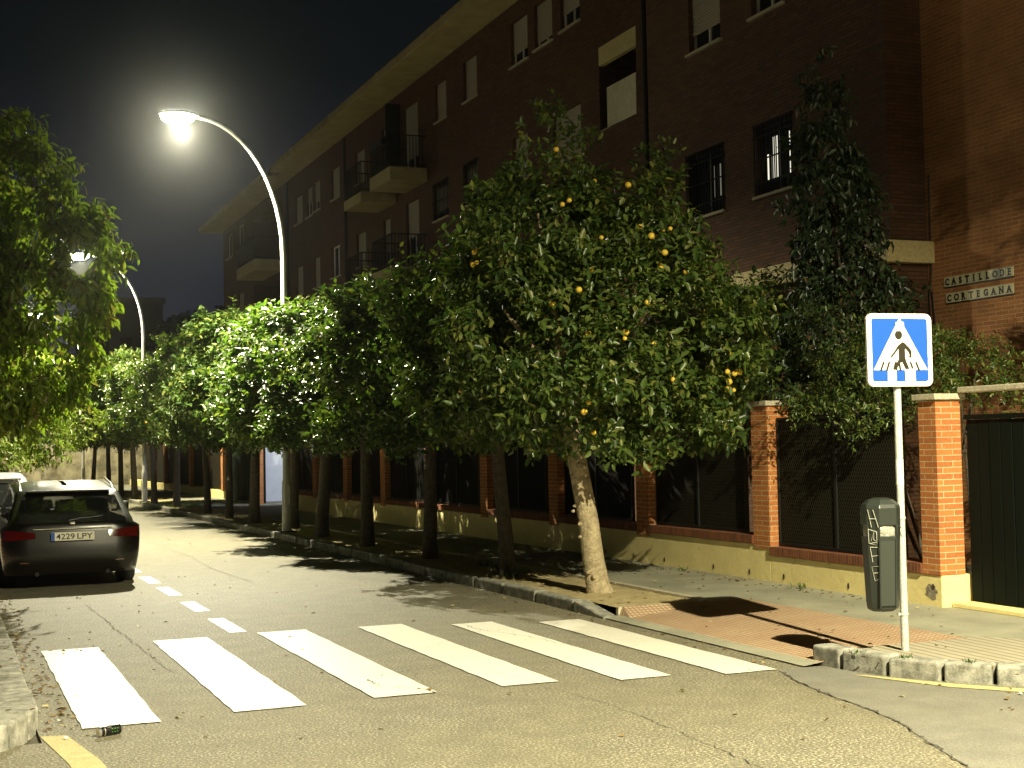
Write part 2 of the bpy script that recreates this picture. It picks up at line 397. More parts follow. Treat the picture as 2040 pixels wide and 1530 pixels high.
# soil strip with the trees
so = MB(); rnd = random.Random(8); ny, nx = 140, 8
for j in range(ny):
    for i in range(nx):
        pass
vs = []
for j in range(ny + 1):
    for i in range(nx + 1):
        x = 6.44 + (7.46 - 6.44) * i / nx; y = 13.0 + (36.5 - 13) * j / ny
        z = .105 + rnd.uniform(-.012, .014) if 0 < i < nx and 0 < j < ny else .108
        vs.append((x, y, z))
so.add(vs, [(j * (nx + 1) + i, j * (nx + 1) + i + 1, (j + 1) * (nx + 1) + i + 1, (j + 1) * (nx + 1) + i) for j in range(ny) for i in range(nx)], True)
so.poly([(6.44, 36.5), (7.46, 36.5), (7.46, 41), (6.44, 41)], .118)
so.poly([(6.44, 41), (7.46, 41), (7.46, 66), (6.44, 66)], .11)
tag(so.build('soil_strip', m_dirt), kind='structure')
ed = MB()
rnd = random.Random(3); y = 13.05
while y < 34:
    ed.box(7.43 + rnd.uniform(-.006, .006), 7.50, y, y + .98, 0, H + .018); y += 1.0
ed.box(6.452, 7.9, 13.003, 13.06, -.1, .113)
tag(ed.build('soil_edging', m_capst), kind='structure')

def kerb(path, w, h, lens, name, m, seed=1, side=1, bev=.025, gap=.012):
    """stones laid end to end along a path; side=+1 puts them left of travel"""
    rnd = random.Random(seed); segs = []; tot = 0
    for a, b in zip(path[:-1], path[1:]):
        d = math.hypot(b[0] - a[0], b[1] - a[1]); segs.append((a, b, tot, d)); tot += d
    def at(s):
        for a, b, s0, d in segs:
            if s <= s0 + d or (a, b) == (segs[-1][0], segs[-1][1]):
                t = (s - s0) / d; return (a[0] + (b[0] - a[0]) * t, a[1] + (b[1] - a[1]) * t)
    mb = MB(); s = 0
    while s < tot - .05:
        l = min(rnd.uniform(*lens), tot - s)
        p, q = at(s + gap * rnd.uniform(.5, 1.5)), at(s + l - gap)
        dx, dy = q[0] - p[0], q[1] - p[1]; dl = math.hypot(dx, dy) or 1; nx_, ny_ = -dy / dl * side, dx / dl * side
        ww = w + rnd.uniform(-.01, .01); hh = h + rnd.uniform(-.008, .008); o = rnd.uniform(-.008, .008)
        P = [(p[0] + nx_ * o, p[1] + ny_ * o), (q[0] + nx_ * o, q[1] + ny_ * o), (q[0] + nx_ * ww, q[1] + ny_ * ww), (p[0] + nx_ * ww, p[1] + ny_ * ww)]
        if side < 0: P = P[::-1]
        mb.poly(P, -.1, hh); s += l
    return tag(mb.build(name, m, bevel=bev, seg=3), kind='structure')
kerb([(6.28, 13.75), (6.30, 30.0), (6.27, 66)], .17, .128, (.85, 1.05), 'kerb', m_stone, 2, side=-1)
tp = MB().add([(6.28, 13.0, -.05), (6.45, 13.0, -.05), (6.45, 13.73, -.05), (6.28, 13.73, -.05), (6.28, 13.0, .02), (6.45, 13.0, .02), (6.45, 13.73, .125), (6.28, 13.73, .125)],
              [(0, 3, 2, 1), (4, 5, 6, 7), (0, 1, 5, 4), (1, 2, 6, 5), (2, 3, 7, 6), (3, 0, 4, 7)])
tag(tp.build('kerb_end', m_stone, bevel=.015), kind='structure')
kerb([(6.47, 9.62), (6.50, 9.15), (6.66, 8.62), (6.95, 8.2), (7.35, 7.85), (7.9, 7.52), (8.6, 7.28), (9.6, 7.14), (14, 7.05)], .2, .145, (.26, .46), 'corner_kerb', m_stone, 5, side=1, bev=.022, gap=.022)
kerb([(.60, 9.75), (.60, 20), (-.32, 24.6), (-.34, 60)], .26, .15, (.5, .9), 'left_kerb', m_stone, 6, side=1, bev=.018, gap=.02)
kerb([(-3, 8.55), (-.3, 8.75), (.2, 8.95), (.48, 9.3), (.60, 9.75)], .27, .155, (.25, .42), 'left_corner_kerb', m_stone, 7, side=1, bev=.025, gap=.018)
lp = MB().poly([(-8, 8.8), (-.3, 9.0), (.05, 9.15), (.26, 9.5), (.36, 10), (.36, 20), (-.58, 24.7), (-.58, 66), (-8, 66)], -.2, .145)
tag(lp.build('left_pavement', m_red), kind='structure')

# moss in the kerb joints, grass tufts, litter
def leafmesh(name, P, D, U, Ln, Wd, material, parent=None, fold=.25):
    """P base points, D direction, U side reference (n,3 arrays) -> one mesh of folded leaves"""
    n = len(P)
    D = D / np.linalg.norm(D, axis=1, keepdims=True)
    Sd = np.cross(D, U); Sd /= (np.linalg.norm(Sd, axis=1, keepdims=True) + 1e-9)
    Nn = np.cross(Sd, D)
    Ln = Ln[:, None]; Wd = Wd[:, None]
    drp = -Nn * Ln * .10
    v = np.stack([P, P + D * Ln * .33 + Sd * Wd * .5 + Nn * Wd * fold, P + D * Ln * .72 + Sd * Wd * .38 + Nn * Wd * fold * .7 + drp * .5,
                  P + D * Ln + drp, P + D * Ln * .72 - Sd * Wd * .38 + Nn * Wd * fold * .7 + drp * .5, P + D * Ln * .33 - Sd * Wd * .5 + Nn * Wd * fold], axis=1).reshape(-1, 3)
    me = bpy.data.meshes.new(name); me.vertices.add(n * 6); me.vertices.foreach_set('co', v.astype(np.float32).ravel())
    base = (np.arange(n) * 6)[:, None]
    idx = (base + np.array([[0, 1, 2, 3, 0, 3, 4, 5]])).ravel()
    me.loops.add(n * 8); me.loops.foreach_set('vertex_index', idx.astype(np.int32))
    me.polygons.add(n * 2); me.polygons.foreach_set('loop_start', (np.arange(n * 2) * 4).astype(np.int32))
    me.update(calc_edges=True); me.validate(); me.materials.append(material)
    o = bpy.data.objects.new(name, me); COL.objects.link(o)
    if parent: o.parent = parent
    return o

def scatter_leaves(name, zones, material, ln=(.03, .06), seed=1):
    rg = np.random.default_rng(seed); P = []
    for x0, x1, y0, y1, z, n in zones:
        P.append(np.c_[rg.uniform(x0, x1, n), rg.uniform(y0, y1, n), np.full(n, z + .006)])
    P = np.concatenate(P); n = len(P); a = rg.uniform(0, 6.28, n)
    D = np.c_[np.cos(a), np.sin(a), rg.uniform(-.05, .25, n)]; U = np.tile([0, 0, 1.], (n, 1)) + rg.normal(0, .25, (n, 3))
    l = rg.uniform(*ln, n)
    return leafmesh(name, P, D, U, l, l * rg.uniform(.35, .6, n), material)
m_dead = leafmat('fallen_leaf', (.10, .06, .025), (.26, .17, .06), .7, .05, (.5, .42, .22))
zones = [(.62, .85, 9.6, 19, .0, 260), (.7, 2.6, 8.3, 19, .0, 45), (2.6, 6.2, 7, 30, .004, 60), (6.05, 6.28, 9.6, 30, .0, 160), (6.5, 7.4, 13.1, 22, .12, 90),
         (7.5, 8.7, 9.5, 22, H, 70), (8.65, 8.98, 11, 24, H, 170), (6.6, 7.8, 9.6, 12.9, .1, 14), (6.5, 9, 7.8, 9.4, H, 25), (.0, .6, 9.6, 16, .15, 40), (6.4, 7.2, 7.3, 9, .004, 14), (.75, 1.3, 13.1, 13.6, .008, 7)]
tag(scatter_leaves('fallen_leaves', zones, m_dead, seed=5), kind='stuff', label='dry brown fallen leaves along kerbs and on the road')
m_paper = mat('paper_scrap', (.7, .68, .6), .7)
rg = random.Random(12)
pts = [(.78, 9.95), (.66, 10.4), (5.96, 11.64), (2.1, 16.2), (6.9, 7.75), (.95, 10.9), (3.9, 21.5), (4.2, 22.4), (1.9, 14.9), (.74, 9.3)]
pm = MB()
for x, y in pts:
    a = rg.uniform(0, 6.28); l = rg.uniform(.02, .045)
    pm.add([(x, y, .012), (x + l * math.cos(a), y + l * math.sin(a), .02), (x + l * math.cos(a) - l * .6 * math.sin(a), y + l * math.sin(a) + l * .6 * math.cos(a), .012), (x - l * .6 * math.sin(a), y + l * .6 * math.cos(a), .028)], [(0, 1, 2, 3)])
tag(pm.build('paper_scraps', m_paper), kind='stuff', label='small pale paper scraps scattered on the asphalt')

rg = np.random.default_rng(3)
def tuft(cx, cy, z, n, hgt, spread):
    a = rg.uniform(0, 6.28, n); P = np.c_[cx + rg.normal(0, spread, n), cy + rg.normal(0, spread, n), np.full(n, z)]
    D = np.c_[np.cos(a) * .5, np.sin(a) * .5, rg.uniform(.5, 1.2, n)]
    return P, D, rg.uniform(.5, 1, n) * hgt
TF = [tuft(6.86, 17.2, .11, 50, .22, .05), tuft(6.75, 16.6, .11, 30, .16, .05), tuft(7.0, 18.2, .11, 30, .14, .08), tuft(8.93, 13.4, .12, 14, .12, .03), tuft(8.9, 16, .12, 10, .1, .03)]
TF += [tuft(x, y, z, 26, .05, .022) for x, y, z in [(6.56, 9.1, .13), (6.72, 8.72, .13), (6.98, 8.33, .13), (7.32, 8.02, .13), (7.75, 7.78, .13)]]
for i in range(40): TF.append(tuft(6.5 + rg.uniform(0, .9), 42 + rg.uniform(0, 4), .11, 14, .12, .1))
P = np.concatenate([t[0] for t in TF]); D = np.concatenate([t[1] for t in TF]); l = np.concatenate([t[2] for t in TF])
m_grass = leafmat('grass_blade', (.04, .08, .012), (.09, .15, .03), .5, .3)
tag(leafmesh('grass', P, D, rg.normal(0, 1, P.shape), l, l * .08 + .006, m_grass), kind='stuff', label='green grass tufts and moss in the soil strip and kerb joints')

# ================================================================== GARDEN WALL WITH BRICK PILLARS
FX = 9.10            # street face
gw = empty('garden_wall', (FX, 11, 0), label='yellow rendered garden wall with orange brick pillars and mesh panels along the pavement', cat='garden wall')
def in_gw(o): o.location = Vector(o.location) - Vector((FX, 11, 0)); return o
def wpart(mb, name, m, bevel=0, parent=gw):
    return in_gw(mb.build(name, m, parent, bevel=bevel))
# rendered base in two stretches, each one slab
bs = MB(); bs.box(FX, FX + .37, 11.22, 14.28, -.1, .43)
wpart(bs, 'base', m_wallY, .012)
bs = MB(); bs.box(FX + .002, FX + .42, 14.28, 39.2, -.1, .545)
wpart(bs, 'base', m_wallY, .012)
bs = MB(); bs.box(FX, FX + .42, 48.6, 74, -.1, .4)
wpart(bs, 'base', m_wallY, .012)
def soldier(name):
    def nd(t, b):
        co = objco(t); sx = N(t, 'ShaderNodeSeparateXYZ'); L(t, co, sx.inputs[0])
        cb = N(t, 'ShaderNodeCombineXYZ'); L(t, sx.outputs[1], cb.inputs[0]); L(t, sx.outputs[2], cb.inputs[1])
        bt = N(t, 'ShaderNodeTexBrick'); L(t, cb.outputs[0], bt.inputs['Vector']); bt.offset = 0
        for k, v in {'Scale': 1, 'Mortar Size': .003, 'Mortar Smooth': .3, 'Brick Width': .05, 'Row Height': 2.0}.items(): bt.inputs[k].default_value = v
        bt.inputs['Color1'].default_value = (.23, .07, .028, 1); bt.inputs['Color2'].default_value = (.12, .035, .018, 1); bt.inputs['Mortar'].default_value = (.35, .22, .1, 1)
        n = noise(t, 20, 5, co); c = mix(t, .5, bt.outputs[0], n.outputs[0], 'OVERLAY'); L(t, c, b.inputs['Base Color']); bump(t, b, n.outputs[0], .006)
    return mat(name, (.2, .06, .03), .85, nodes=nd)
m_sold = soldier('soldier_course_brick')
def nd_mesh(t, b):      # expanded metal: tall diamonds, darkness behind painted as near-black gaps
    co = objco(t); sx = N(t, 'ShaderNodeSeparateXYZ'); L(t, co, sx.inputs[0])
    def sc(o, k): n = N(t, 'ShaderNodeMath', operation='MULTIPLY'); L(t, o, n.inputs[0]); n.inputs[1].default_value = k; return n.outputs[0]
    def op(a, c, o, v=None):
        n = N(t, 'ShaderNodeMath', operation=o); L(t, a, n.inputs[0])
        if c is not None: L(t, c, n.inputs[1])
        elif v is not None: n.inputs[1].default_value = v
        return n.outputs[0]
    yy = sc(sx.outputs[1], 1 / .042); zz = sc(sx.outputs[2], 1 / .085)
    a = op(op(op(yy, zz, 'ADD'), None, 'FRACT'), None, 'SUBTRACT', .5); a = op(a, None, 'ABSOLUTE')
    c = op(op(op(yy, zz, 'SUBTRACT'), None, 'FRACT'), None, 'SUBTRACT', .5); c = op(c, None, 'ABSOLUTE')
    m_ = op(a, c, 'MINIMUM'); k = op(m_, None, 'LESS_THAN', .13)
    L(t, mix(t, k, (.002, .002, .0015), (.038, .034, .021)), b.inputs['Base Color'])
    bump(t, b, k, .01)
m_mesh = mat('expanded_metal', (.05, .05, .03), .8, spec=.1, nodes=nd_mesh)

m_blackpanel = mat('black_panel', (.004, .004, .003), .8, spec=.1)  # plain near-black, replaces the diamond pattern past the second bay
PIL = [11.22, 14.26, 17.32, 20.38, 23.46, 26.56, 29.65, 32.75, 35.75, 38.85]
def pillar(y, z0, z1, w=.40, capw=.07, lit=True):
    p = wpart(MB().box(FX - .012, FX + .29, y, y + .27 if y < 11.5 else y + .36, z0, z1), 'pillar', m_brickP, .004)
    d = .27 if y < 11.5 else .36
    c = MB().box(FX - .05, FX + .33, y - .04, y + d + .05, z1 + .004, z1 + .065).build('cap', m_capst, p, bevel=.008); c.location = -Vector((0, 0, 0))
    return p
for i, y in enumerate(PIL):
    pillar(y, .43 if i == 0 else .50, 2.19 if i else 2.15)
# sills and panels
for i in range(len(PIL) - 1):
    ya = PIL[i] + (.27 if i == 0 else .36); yb = PIL[i + 1]
    zs = .43 if i == 0 else .545
    wpart(MB().box(FX - .03, FX + .30, ya + .002 if i else ya - .0 + .002, yb - .002 + (.12 if i == 0 else 0) * 0, zs + .003, zs + .105), 'sill', m_sold, .004)
    gap = .42 if i == 0 else .34
    top = 2.02 if i == 0 else 2.06
    for k, (a, b_) in enumerate(((ya + gap, (ya + gap + yb) / 2), ((ya + gap + yb) / 2, yb - .03))):
        z0 = zs + .15
        pn = wpart(MB().box(FX + .12, FX + .128, a + .025, b_ - .005, z0, top), 'mesh_panel', m_mesh if i < 2 else m_blackpanel)
        fr = MB()
        fr.box(FX + .10, FX + .145, a, a + .03, z0 - .03, top + .03); fr.box(FX + .10, FX + .145, b_ - .012, b_, z0 - .03, top + .03)
        fr.box(FX + .101, FX + .144, a + .03, b_ - .012, z0 - .03, z0); fr.box(FX + .101, FX + .144, a + .03, b_ - .012, top, top + .03)
        fr.build('panel_frame', m_dark, pn)
# far stretch beyond the driveway
FP = [48.6, 52.0, 55.3, 58.6, 62.0, 65.3, 68.6]
for i, y in enumerate(FP):
    wpart(MB().box(FX - .012, FX + .39, y, y + .36, .4, 2.15), 'pillar', m_brickP)
    if i < len(FP) - 1:
        wpart(MB().box(FX + .12, FX + .15, y + .38, FP[i + 1] - .02, .45, 2.05), 'mesh_panel', m_mesh)
# broken render patch on the end of the base, and small drain holes
rnd = random.Random(21)
hole = MB(); c0 = (FX - .004, 11.38, .26)
pts = [(c0[0], c0[1] + .10 * math.cos(a) * rnd.uniform(.6, 1.1), c0[2] + .085 * math.sin(a) * rnd.uniform(.6, 1.2)) for a in [k / 14 * 6.283 for k in range(14)]]
hole.add(pts, [tuple(reversed(range(14)))])
wpart(hole, 'broken_render', mottled('rubble', (.2, .16, .1), (.45, .4, .3), 40, .95, .03, 80))
hole = MB(); pts = [(FX - .008, 11.345 + .035 * math.cos(a) * rnd.uniform(.5, 1.1), .315 + .03 * math.sin(a) * rnd.uniform(.5, 1.2)) for a in [k / 10 * 6.283 for k in range(10)]]
hole.add(pts, [tuple(reversed(range(10)))]); wpart(hole, 'dark_hole', m_tar)
for y in (12.75, 14.0, 14.75, 15.6, 16.9, 17.8, 18.7):
    hole = MB(); z = .20
    hole.add([(FX - .006, y + .018 * math.cos(a), z + .035 * math.sin(a)) for a in [k / 10 * 6.283 for k in range(10)]], [tuple(reversed(range(10)))])
    wpart(hole, 'drain_hole', m_tar)
# lintel slab over the gate
wpart(MB().box(FX + .22, FX + .46, 7.0, 11.175, 2.218, 2.275), 'lintel', m_capst, .01)

# gate
g = empty('garden_gate', (9.42, 11.2, .12), label='dark green board gate right of the brick pillar under the stone lintel', cat='gate')
bd = MB(); y = 11.18; rnd = random.Random(2)
while y > 7.3:
    bd.box(9.42 + rnd.uniform(0, .004), 9.46, y - .155, y - .006, .17, 1.95); y -= .16
o = bd.build('boards', m_green, g, bevel=.003); o.location = -Vector(g.location)
o = MB().box(9.465, 9.49, 7.3, 11.18, .17, 1.95).build('backing', m_dark, g); o.location = -Vector(g.location)
o = MB().box(9.40, 9.50, 7.3, 11.19, 1.955, 2.0).build('top_rail', m_green, g); o.location = -Vector(g.location)
tag(MB().box(9.2, 9.7, 7.2, 11.2, H, H + .045).build('gate_threshold', m_wallY, bevel=.006), kind='structure')

# second gate, by the driveway
g = empty('garden_gate', (9.3, 43, .12), label='distant dark green gate of upright boards between two orange brick posts', cat='gate')
g['label'] = 'distant dark green gate of upright boards left of the white driveway wall'
bd = MB(); y = 48.55
while y > 43.1: bd.box(9.3, 9.34, y - .19, y - .02, .14, 2.1); y -= .2
o = bd.build('boards', m_green, g); o.location = -Vector(g.location)
o = MB().box(9.345, 9.38, 43.1, 48.55, .14, 2.1).build('backing', m_dark, g); o.location = -Vector(g.location)
gp_ = tag(MB().box(9.0, 9.2, 42.6, 42.9, 0, 2.2).build('gate_post', m_brickP), label='slim brick gate post beside the white driveway wall', cat='gate post')
# white wall beyond the driveway
def nd_ww(t, b):
    n = noise(t, 3, 6); L(t, mix(t, n.outputs[0], (.62, .66, .74), (.85, .87, .92)), b.inputs['Base Color'])
m_ww = mat('white_painted_wall', (.8, .83, .88), .8, nodes=nd_ww)
tag(MB().box(9.42, 15.0, 44.6, 44.85, 0, 2.7).build('driveway_wall', m_ww), label='bright white painted wall seen through the driveway gap between the trees', cat='wall')
wlp = empty('wall_lamp', (10.9, 39.6, 3.0), label='small wall floodlight hidden behind the garden wall, lighting the white driveway wall', cat='wall lamp')
MB().box(-.12, .12, -.05, .03, -.08, .08).build('housing', m_dark, wlp, bevel=.01)
MB().box(-.03, .03, -.12, -.05, -3.0, .05).build('post', m_dark, wlp)
MB().box(-.10, .10, .031, .036, -.06, .06).build('lens', emis('flood_lens', (.85, .92, 1), 20), wlp)
ld = bpy.data.lights.new('flood_light', 'SPOT'); ld.energy = 330; ld.color = (.82, .90, 1.0); ld.spot_size = R_(110); ld.spot_blend = .5; ld.shadow_soft_size = .06
lo = bpy.data.objects.new('flood_light', ld); COL.objects.link(lo); lo.parent = wlp; lo.location = (0, .08, 0); lo.rotation_euler = (R_(78), 0, 0)
tag(MB().box(9.42, 15.0, 39.25, 44.6, -.3, H + .01).build('driveway', m_conc), kind='structure')

# ================================================================== APARTMENT BUILDING
ab = empty('apartment_building', (14, 18, 0), label='long dark brick apartment building with wide cream eaves behind the garden wall', cat='building')
AB0 = Vector((14, 18, 0))
def bpart(mb, name, m, parent=ab, bevel=0):
    o = mb.build(name, m, parent, bevel=bevel)
    if parent is ab: o.location = -AB0
    return o
def facade(X, y0, y1, z0, z1, holes, depth=.16):
    """wall face looking toward -X with real openings and reveals"""
    ys = sorted({y0, y1, *[h[0] for h in holes], *[h[1] for h in holes]}); zs = sorted({z0, z1, *[h[2] for h in holes], *[h[3] for h in holes]})
    m = MB()
    for a, b in zip(ys[:-1], ys[1:]):
        for c, d in zip(zs[:-1], zs[1:]):
            cy, cz = (a + b) / 2, (c + d) / 2
            if any(h[0] < cy < h[1] and h[2] < cz < h[3] for h in holes): continue
            m.add([(X, a, c), (X, b, c), (X, b, d), (X, a, d)], [(0, 3, 2, 1)])
    for h in holes:
        a, b, c, d = h[:4]; dp = h[4] if len(h) > 4 else depth
        m.add([(X, a, c), (X, b, c), (X, b, d), (X, a, d), (X + dp, a, c), (X + dp, b, c), (X + dp, b, d), (X + dp, a, d)], [(0, 1, 5, 4), (1, 2, 6, 5), (2, 3, 7, 6), (3, 0, 4, 7)])
    return m
def window(X, a, b, c, d, shut=0., grille=False, depth=.16, frame=m_white, sill=True, glass=m_glassw, sm=m_shut):
    fr = MB(); x0, x1 = X + depth - .05, X + depth + .01; w = .055
    fr.box(x0, x1, a, a + w, c, d); fr.box(x0, x1, b - w, b, c, d)
    fr.box(x0 + .001, x1, a + w, b - w, c, c + w); fr.box(x0 + .001, x1, a + w, b - w, d - w, d)
    fr.box(x0 + .002, x1, (a + b) / 2 - w / 2, (a + b) / 2 + w / 2, c + w, d - w)
    f_ = bpart(fr, 'window', frame)
    MB().box(X + depth - .02, X + depth + .03, a + w, b - w, c + w, d - w).build('pane', glass, f_)
    if shut > 0:
        MB().box(X + depth - .075, X + depth - .055, a + .01, b - .01, d - (d - c) * shut, d - .005).build('shutter', sm, f_)
    if sill:
        MB().box(X - .06, X + depth - .06, a - .06, b + .06, c - .05, c - .002).build('sill', m_sill, f_)
    if grille:
        g_ = MB(); xg = X - .03
        n = max(6, int((b - a) / .11))
        for i in range(n + 1):
            y = a + (b - a) * i / n; g_.box(xg - .008, xg + .008, y - .008, y + .008, c - .02, d + .02)
        for z in (c, c + (d - c) * .17, c + (d - c) * .5, d - (d - c) * .17, d): g_.box(xg - .012, xg + .012, a - .04, b + .04, z - .01, z + .01)
        nn = int((b - a) / .11)
        for z0_, z1_ in ((c, c + (d - c) * .17), (d - (d - c) * .17, d)):
            for i in range(nn):
                y = a + (b - a) * i / nn; y2 = a + (b - a) * (i + 1) / nn
                g_.tube([(xg, y, z0_), (xg, y2, z1_)], .006, 4); g_.tube([(xg, y2, z0_), (xg, y, z1_)], .006, 4)
        for y in (a - .03, b + .03): g_.box(xg, X + .02, y - .01, y + .01, c, c + .02); 
        g_.build('grille', m_grille, f_)
    return f_
# --- near wing, X=12.75
NX = 12.75
def q(y): return y * .911
def qz(z): return 1.8 + (z - 1.8) * .911
nh = []; nw = []
for a, b, c, d, s, gr in [(23.24, 24.62, 6.22, 7.50, 0, True), (20.88, 22.08, 6.26, 7.56, 0, True), (23.22, 24.44, 9.54, 11.2, .78, False), (21.06, 22.11, 9.60, 11.2, .6, False),
                          (19.0, 20.1, 9.6, 11.2, 1, False)]:
    h = (q(a), q(b), qz(c), qz(d)); nh.append(h); nw.append((h, s, gr))
bpart(facade(NX, 16.6, 23.9, -.2, 14.5, nh), 'wall', m_brickF)
bpart(MB().add([(NX, 16.6, -.2), (NX, 16.6, 14.5), (14.0, 16.6, 14.5), (14.0, 16.6, -.2)], [(0, 1, 2, 3)]).add([(NX, 23.9, -.2), (NX, 23.9, 14.5), (14.2, 23.9, 14.5), (14.2, 23.9, -.2)], [(3, 2, 1, 0)]), 'side_wall', m_brickF)
m_reflect = mat('reflecting_glass', (.10, .11, .09), .15, spec=.9)
def nd_blind(t, b):
    w = N(t, 'ShaderNodeTexWave', wave_type='BANDS', bands_direction='Y'); w.inputs['Scale'].default_value = 3; w.inputs['Distortion'].default_value = 2
    L(t, objco(t), w.inputs[0]); L(t, mix(t, ramp(t, w.outputs[0], [(.55, (0, 0, 0)), (.6, (1, 1, 1))]).outputs[0], (.02, .02, .015), (1, .97, .8)), b.inputs['Emission Color'])
for k, (h, s, gr) in enumerate(nw):
    window(NX, *h, shut=s, grille=gr, frame=m_dark if gr else m_white)
# lit strip inside the second barred window
wl = mat('lit_room', (.3, .3, .25), .6, **{'Emission Color': (1, .95, .75, 1), 'Emission Strength': .55})
h = nw[1][0]
for a_, b_ in ((.86, .90), (.66, .72), (.57, .61), (.2, .24)): bpart(MB().box(NX + .10, NX + .104, h[0] + a_, h[0] + b_, h[2] + .26, h[3] - (.5 if a_ > .8 else .24)), 'lit_curtain_gap', wl)
h = nw[0][0]
for a_, b_ in ((.25, .29), (.46, .49)): bpart(MB().box(NX + .10, NX + .104, h[0] + a_, h[0] + b_, h[2] + .30, h[3] - .3), 'lit_curtain_gap', mat('dim_room', (.3, .3, .25), .6, **{'Emission Color': (1, .95, .75, 1), 'Emission Strength': .06}))
# cream cornice of the near wing
co_ = MB().box(NX - .16, NX + .01, 16.45, 23.9, 4.30, 4.62); co_.box(NX + .0, 14.0, 16.45, 16.598, 4.30, 4.62)
bpart(co_, 'cornice', m_cream, bevel=.01)
# --- right-hand garden facade, X=14
GX = 13.4
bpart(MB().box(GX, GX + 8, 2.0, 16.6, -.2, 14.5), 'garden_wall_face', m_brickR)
# cable down the wall
cb_ = MB(); cb_.tube([(GX - .02, 16.50, 5.6), (GX - .02, 16.50, 4.2), (GX - .03, 16.55, 3.8), (GX - .02, 16.52, 2.9)], .012, 5)
cb_.tube([(GX - .02, 16.50, 3.9), (GX - .03, 16.44, 3.4), (GX - .02, 16.40, 2.9)], .01, 5)
bpart(cb_, 'cable', m_tar)
# --- main range, X=14
MX = 14.0
WIN = [  # y0,y1,z0,z1,shutter fraction,grille
 (32.67, 33.80, 11.68, 12.85, .72, 0), (31.12, 32.22, 11.72, 12.85, .85, 0), (29.53, 30.62, 11.75, 12.85, .65, 0),
 (36.33, 37.42, 11.60, 12.78, 1, 0), (38.90, 39.90, 11.57, 12.72, 1, 0), (41.55, 43.0, 10.42, 12.70, .75, 0), (44.5, 45.4, 10.2, 12.55, .45, 0),
 (36.37, 37.46, 8.62, 9.80, 1, 1), (38.85, 40.15, 8.60, 9.70, .8, 1), (29.6, 31.2, 8.6, 9.8, 1, 0), (32.8, 33.8, 8.6, 9.8, 1, 0),
 (41.6, 42.9, 7.3, 9.6, .5, 0), (44.6, 45.4, 7.2, 9.45, .5, 0),
 (50.85, 52.05, 11.25, 12.42, 1, 0), (56.65, 57.95, 11.2, 12.35, 1, 0), (55.0, 56.0, 11.2, 12.4, .5, 0), (53.75, 54.8, 11.25, 12.42, .7, 0),
 (50.9, 52.2, 8.27, 9.47, 0, 0), (53.9, 54.9, 8.2, 9.4, 1, 0), (56.7, 57.9, 8.2, 9.4, 1, 0),
 (36.4, 37.5, 5.6, 6.8, 1, 1), (50.9, 52.2, 5.3, 6.5, 1, 0), (47.5, 48.7, 8.25, 9.45, 1, 0), (47.5, 48.7, 11.25, 12.4, 1, 0),
 (71.5, 73.0, 11.7, 13.0, 0, 0), (68.6, 70.2, 11.7, 13.0, 0, 0), (68.8, 70.2, 8.4, 9.6, 1, 0)]
LOG = (26.74, 28.58, 8.86, 10.80, 1.3); LOG2 = (26.74, 28.58, 11.9, 13.2, 1.3)
REC = (60.5, 66.5, 10.0, 12.7, 1.6); REC2 = (60.5, 66.5, 6.6, 9.6, 1.6)
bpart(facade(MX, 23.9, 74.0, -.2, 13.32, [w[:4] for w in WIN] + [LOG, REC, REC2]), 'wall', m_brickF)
bpart(MB().box(MX + .01, MX + 9, 73.99, 74.1, -.2, 13.3), 'end_wall', m_brickF)
for w in WIN: window(MX, *w[:4], shut=w[4], grille=bool(w[5]), frame=m_white)
# loggia: back wall, ceiling, parapet screen
lg = MB(); a, b, c, d, dp = LOG
lg.box(MX + dp, MX + dp + .05, a, b, c, d)
lgo = bpart(lg, 'loggia', m_cream)
MB().box(MX + .002, MX + .12, a + .0, b, d - .42, d - .002).build('lintel_band', m_cream, lgo)
MB().box(MX - .02, MX + .02, a, b - .42, c + .02, c + .92).build('canvas_screen', mottled('canvas', (.5, .46, .33), (.6, .56, .42), 5), lgo)
MB().box(MX + .0, MX + .10, b - .42, b, c + .0, c + .03).build('floor_edge', m_sill, lgo)
MB().box(MX + dp - .06, MX + dp - .01, a + .5, a + 1.2, c + .02, c + 1.75).build('balcony_door', m_dark, lgo)
for (a, b, c, d, dp) in (REC, REC2):
    r0 = bpart(MB().box(MX + dp, MX + dp + .05, a, b, c, d), 'recess', m_brickF)
    MB().box(MX + dp - .04, MX + dp - .005, a + 1, a + 2.4, c + .1, c + 2.1).build('balcony_door', m_dark, r0)
# downpipe at the joint
bpart(MB().tube([(MX - .09, 24.15 + 2.0, 0), (MX - .09, 26.15, 13.2)], .07, 10), 'downpipe', m_dark)
bpart(MB().tube([(MX - .07, 49.9, 0), (MX - .07, 49.9, 13.2)], .05, 8), 'downpipe', m_dark)
bpart(MB().tube([(MX - .07, 59.2, 0), (MX - .07, 59.2, 13.2)], .09, 8), 'downpipe', m_dark)
# eaves
ev = MB(); ev.box(12.86, 15, 23.95, 57.6, 13.33, 13.60); ev.box(12.86, 15, 59.6, 74.9, 13.33, 13.60); ev.box(13.6, 15, 57.6, 59.6, 13.335, 13.59)
ev.box(11.6, 15, 15.6, 23.93, 14.5, 14.8)
bpart(ev, 'eaves', m_eave, bevel=.02)
for y in (30, 36, 42.2, 48, 54): bpart(MB().box(12.84, 12.9, y, y + .02, 13.3, 13.62), 'eaves_joint', m_sill)
bpart(MB().box(13.4, 24, 15, 75, 13.62, 13.9), 'roof', mottled('roof_tile', (.12, .06, .04), (.16, .09, .06), 5))
